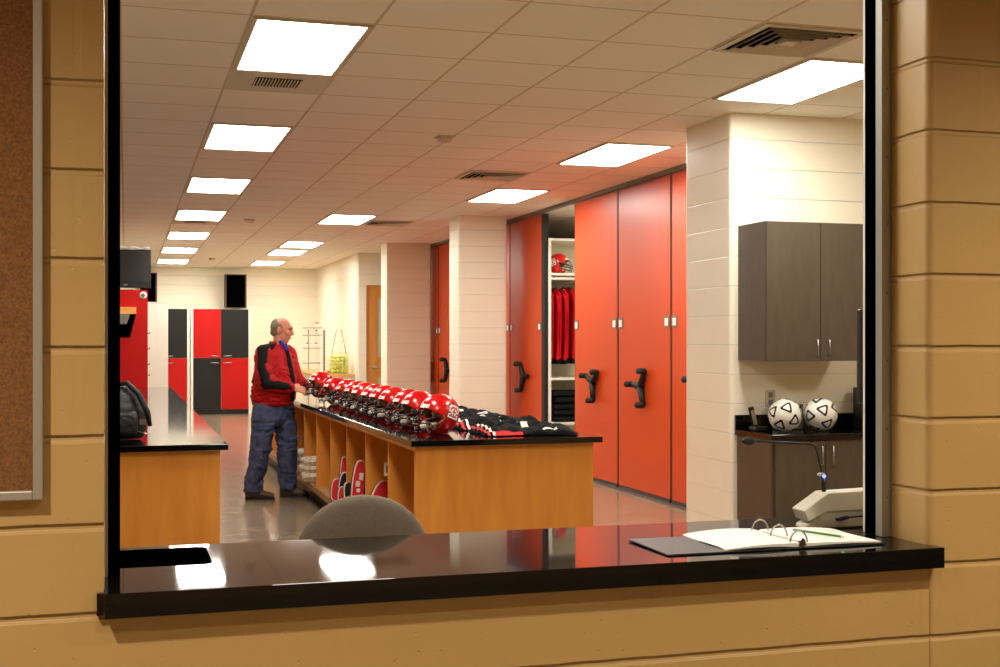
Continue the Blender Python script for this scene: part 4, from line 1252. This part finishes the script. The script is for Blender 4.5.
# ================================================================== MAN
MO = Vector((1.375, 11.93, 0.0))
man = thing('person', 'man in a red and black jacket and jeans standing at the island holding a helmet', 'person', tuple(MO))
fw = Vector((.80, -.60, 0)); rt = Vector((-.60, -.80, 0))
def W(x, y, z): return MO + Vector((x, y, z))
# joints
hipR, hipL = W(-.105, -.07, .92), W(.055, .06, .92)
kneR, kneL = W(-.150, -.075, .50), W(.11, .03, .50)
ankR, ankL = W(-.215, -.02, .10), W(.115, .05, .10)
shR, shL = W(-.135, -.135, 1.375), W(.125, .15, 1.375)
elR, elL = W(-.125, -.24, 1.115), W(.20, .09, 1.12)
wrR, wrL = W(.105, -.23, 1.065), W(.32, .05, 1.03)
hd = W(.052, -.015, 1.605)
# --- body (head, neck, arms and hands as one surface, trunk core)
b = MB()
hrot = (0, R(10), R(-18))
Mh = Matrix.Translation(hd) @ Euler(hrot).to_matrix().to_4x4() @ Matrix.Scale(1.05, 4)
def H(x, y, z): return Mh @ Vector((x, y, z))
b.ell(H(-.008, 0, .020), (.094, .075, .090), 20, 14, rot=hrot)
b.ell(H(.022, 0, -.045), (.070, .060, .078), 18, 12, rot=hrot)
b.ell(H(.045, 0, -.095), (.036, .034, .028), 14, 10, rot=hrot)      # chin
b.ell(H(.078, 0, .030), (.020, .052, .018), 12, 8, rot=hrot)        # brow
b.chain([H(.086, 0, .018), H(.106, 0, -.020)], [.011, .016])        # nose
b.ell(H(.100, 0, -.024), (.014, .020, .011), 10, 8, rot=hrot)
b.ell(H(.080, 0, -.058), (.017, .028, .011), 10, 8, rot=hrot)       # lips
for s in (-1, 1):
    b.ell(H(.060, s * .040, -.020), (.026, .022, .026), 10, 8, rot=hrot)   # cheek
    b.ell(H(-.012, s * .080, -.005), (.020, .010, .034), 10, 8, rot=hrot)  # ear
b.chain([W(.005, 0, 1.38), W(.03, -.008, 1.47), H(-.012, 0, -.05)], [.070, .058, .058])
b.loft([(W(-.02, 0, .95), rt * .15, fw * .10), (W(0, 0, 1.2), rt * .16, fw * .10), (W(0, 0, 1.38), rt * .15, fw * .08)])
for (s_, e_, w_) in ((shR, elR, wrR), (shL, elL, wrL)):
    b.chain([s_, e_, w_], [.045, .038, .026])


def hand(b, wrist, d, up, side, curl=.6, spread=.2, L=.095):
    """palm, four fingers and thumb. d: towards fingers, up: back of hand, side: towards thumb"""
    d = d.normalized(); up = (up - d * up.dot(d)).normalized(); side = d.cross(up) * (1 if d.cross(up).dot(side) > 0 else -1)
    pc_ = wrist + d * .05
    m3 = Matrix((d, side, up)).transposed().to_euler()
    b.ell(pc_, (.055, .043, .018), 14, 10, rot=m3)
    b.chain([wrist, pc_], [.026, .024])
    for k in range(4):
        o_ = (1.5 - k) * .021
        base = wrist + d * .088 + side * o_
        ln = (.030, .034, .032, .025)[k]
        dd = (d + side * (1.5 - k) * .06 * spread * 3).normalized()
        p1 = base + (dd - up * curl * .5).normalized() * ln
        p2 = p1 + (dd - up * curl * 1.3).normalized() * ln * .8
        p3 = p2 + (dd * .6 - up * curl * 2.0).normalized() * ln * .6
        b.chain([wrist + d * .06 + side * o_ * .8, base, p1, p2, p3], [.011, .0105, .0095, .009, .008], 8)
    tb = wrist + d * .030 + side * .032
    t1 = tb + (d * .7 + side * .8 - up * .3).normalized() * .036
    t2 = t1 + (d * 1.0 + side * .3 - up * .5).normalized() * .030
    b.chain([wrist + d * .02 + side * .015, tb, t1, t2], [.016, .0135, .011, .009], 8)


hand(b, wrR + Vector((.02, 0, -.003)), Vector((.95, .12, -.22)), Vector((.1, -.75, .6)), Vector((.2, .4, .9)), .55)
hand(b, wrL + Vector((.015, -.005, 0)), Vector((.7, -.55, -.1)), Vector((0, .5, -.8)), Vector((.5, .5, .5)), .6)
me = fuse(b, .0062, 2, MO)
body = part('body', None, M['skin'], man, me=me)
# eyes
ey = MB()
for s in (-1, 1): ey.ell(H(.084, s * .030, .008), (.004, .007, .003), 10, 8, rot=hrot)
part('eyes', ey, M['black'], body)
br_ = MB()
for s in (-1, 1): br_.chain([H(.095, s * .018, .030), H(.087, s * .044, .033)], [.003, .0025], 6)
part('eyebrows', br_, M['hair'], body)
mt = part('mouth', MB().chain([H(.097, -.018, -.060), H(.100, 0, -.059), H(.097, .018, -.060)], [.0025, .003, .0025], 8), M['decal_r'], body)
# hair: sides and back only, the crown is bald
hm = MB()
hm.ell(H(-.030, 0, .016), (.082, .080, .074), 20, 14, rot=hrot)
hm.ell(H(-.045, 0, -.035), (.060, .066, .045), 16, 12, rot=hrot)
for s in (-1, 1): hm.ell(H(-.010, s * .062, .022), (.030, .017, .034), 12, 8, rot=hrot)
hm.ell(H(-.050, 0, .045), (.058, .062, .050), 16, 10, rot=hrot)
part('hair', None, M['hair'], man, me=fuse(hm, .007, 2, MO))

# --- jacket
j = MB()
j.loft([(W(-.035, .0, .905), rt * .20, fw * .175), (W(-.03, 0, .94), rt * .228, fw * .20), (W(-.02, 0, 1.03), rt * .238, fw * .208), (W(-.015, 0, 1.14), rt * .228, fw * .195),
        (W(-.01, 0, 1.27), rt * .212, fw * .155), (W(-.005, 0, 1.36), rt * .200, fw * .128), (W(0, 0, 1.43), rt * .125, fw * .090), (W(.01, 0, 1.47), rt * .080, fw * .075)], 28)
j.chain([shR, shR.lerp(elR, .55) + Vector((-.012, -.01, 0)), elR, elR.lerp(wrR, .5) + Vector((0, 0, -.01)), wrR], [.083, .080, .074, .066, .047])
j.chain([shL, elL, wrL], [.083, .072, .047])
for k in range(7):      # soft folds
    a = random.random() * 6.28; z_ = .98 + random.random() * .3
    c_ = W(-.02, 0, z_) + rt * .19 * math.cos(a) + fw * .15 * math.sin(a)
    j.chain([c_, c_ + Vector((random.uniform(-.04, .04), random.uniform(-.03, .03), -.07))], [.024, .012], 8)
j.chain([elR + Vector((.03, -.02, .0)), elR + Vector((.09, -.01, -.03))], [.062, .05])
jk = part('jacket', None, M['jacket'], man, me=wrinkle(fuse(j, .009, 3, MO), .011, (7, 7, 13)))
# black sleeve stripe from collar to cuff
out = Vector((-.25, -.97, .0)).normalized()
st = MB().chain([W(-.045, -.06, 1.445) + out * .02, shR + out * .038 + Vector((0, 0, .035)), shR.lerp(elR, .5) + out * .052 + Vector((-.008, 0, 0)), elR + out * .044 + Vector((.012, 0, -.012)), elR.lerp(wrR, .5) + Vector((0, -.032, -.005)), wrR + Vector((-.01, -.022, 0))], [.036, .056, .052, .054, .048, .036], 12)
part('sleeve_stripe', None, M['jkblack'], jk, me=fuse(st, .008, 2, MO))
# collar, front placket, shirt
cl = MB()
for k in range(15):
    a = R(-150 + 300 * k / 14) ; p = W(.015, -.005, 1.475) - fw * .070 * math.cos(a) * 1.0 + rt * .078 * math.sin(a)
    cl.ell(p + Vector((0, 0, .0 - (.05 if abs(k - 7) > 5 else 0))), (.015, .015, .026), 8, 6)
part('collar', None, M['jacket'], jk, me=fuse(cl, .008, 2, MO))
cf = W(-.02, 0, 0)
pk = MB().chain([W(.005, 0, 1.40) + fw * .115, W(-.01, 0, 1.30) + fw * .150, W(-.015, 0, 1.14) + fw * .190, W(-.03, 0, .95) + fw * .195], [.020, .026, .030, .028], 10)
part('zip_placket', None, M['jkblack'], jk, me=fuse(pk, .008, 2, MO))
part('hem_band', MB().loft([(W(-.035, 0, .885), rt * .190, fw * .165), (W(-.035, 0, .895), rt * .205, fw * .180), (W(-.033, 0, .925), rt * .215, fw * .19), (W(-.033, 0, .935), rt * .20, fw * .175)], 28), M['jacket'], jk)
sh = MB()
sh.chain([W(.018, -.004, 1.48) - rt * .035 + fw * .055, W(.01, 0, 1.41) + fw * .100, W(0, 0, 1.35) + fw * .128], [.020, .022, .016], 10)
sh.chain([W(.018, -.004, 1.485) + rt * .04 + fw * .052, W(.01, 0, 1.41) + fw * .105], [.022, .022], 10)
part('shirt', None, M['shirt'], man, me=fuse(sh, .007, 2, MO))
# --- jeans
jn = MB()
jn.loft([(W(-.035, 0, .70), rt * .14, fw * .10), (W(-.035, 0, .76), rt * .185, fw * .145), (W(-.035, 0, .86), rt * .185, fw * .150), (W(-.035, 0, .93), rt * .172, fw * .138)], 24)
for (h_, k_, a_) in ((hipR, kneR, ankR), (hipL, kneL, ankL)):
    jn.chain([h_ + Vector((0, 0, -.06)), h_.lerp(k_, .45), k_, k_.lerp(a_, .55), a_ + Vector((0, 0, .03))], [.122, .115, .098, .090, .086], 16)
    for q in range(4):
        z_ = .10 + q * .03; c_ = a_ + Vector((0, 0, q * .035 - .01))
        ring = [c_ + Vector((math.cos(t) * .074, math.sin(t) * .074, .012 * math.sin(t * 2 + q))) for t in [2 * PI * m / 12 for m in range(12)]]
        jn.tube(ring, .016, 8, closed=True)
    for q in range(3):
        c_ = k_ + Vector((random.uniform(-.05, .05), -.06, random.uniform(-.06, .06))); jn.chain([c_, c_ + Vector((.07, .0, .03))], [.02, .014], 8)
part('jeans', None, M['jeans'], man, me=wrinkle(fuse(jn, .009, 2, MO), .014, (7, 7, 15), 4))
# --- shoes
for (a_, dv) in ((ankR, Vector((.95, -.30, 0)).normalized()), (ankL, Vector((.96, -.28, 0)).normalized())):
    base = Vector((a_.x, a_.y, 0)); sd_ = Vector((-dv.y, dv.x, 0))
    s_ = MB()
    s_.loft([(base - dv * .075 + Vector((0, 0, .055)), sd_ * .030, Vector((0, 0, .035))), (base - dv * .055 + Vector((0, 0, .06)), sd_ * .040, Vector((0, 0, .05))), (base + Vector((0, 0, .065)), sd_ * .043, Vector((0, 0, .058))),
             (base + dv * .07 + Vector((0, 0, .052)), sd_ * .046, Vector((0, 0, .042))), (base + dv * .14 + Vector((0, 0, .042)), sd_ * .050, Vector((0, 0, .032))), (base + dv * .185 + Vector((0, 0, .036)), sd_ * .036, Vector((0, 0, .024))), (base + dv * .198 + Vector((0, 0, .034)), sd_ * .015, Vector((0, 0, .012)))], 18)
    s_.chain([base + Vector((0, 0, .07)), base + Vector((0, 0, .12))], [.045, .048])
    so_ = part('shoe', None, M['shoe'], man, me=fuse(s_, .007, 2, MO))
    pts = []
    for k in range(24):
        t = 2 * PI * k / 24; x = math.cos(t); y = math.sin(t)
        p = base + dv * (.062 + .142 * math.copysign(abs(x) ** .8, x)) + sd_ * (.050 * math.copysign(abs(y) ** .7, y)); pts.append((p.x, p.y))
    part('sole', MB().prism(pts, 'z', .001, .022), M['sole'], so_)
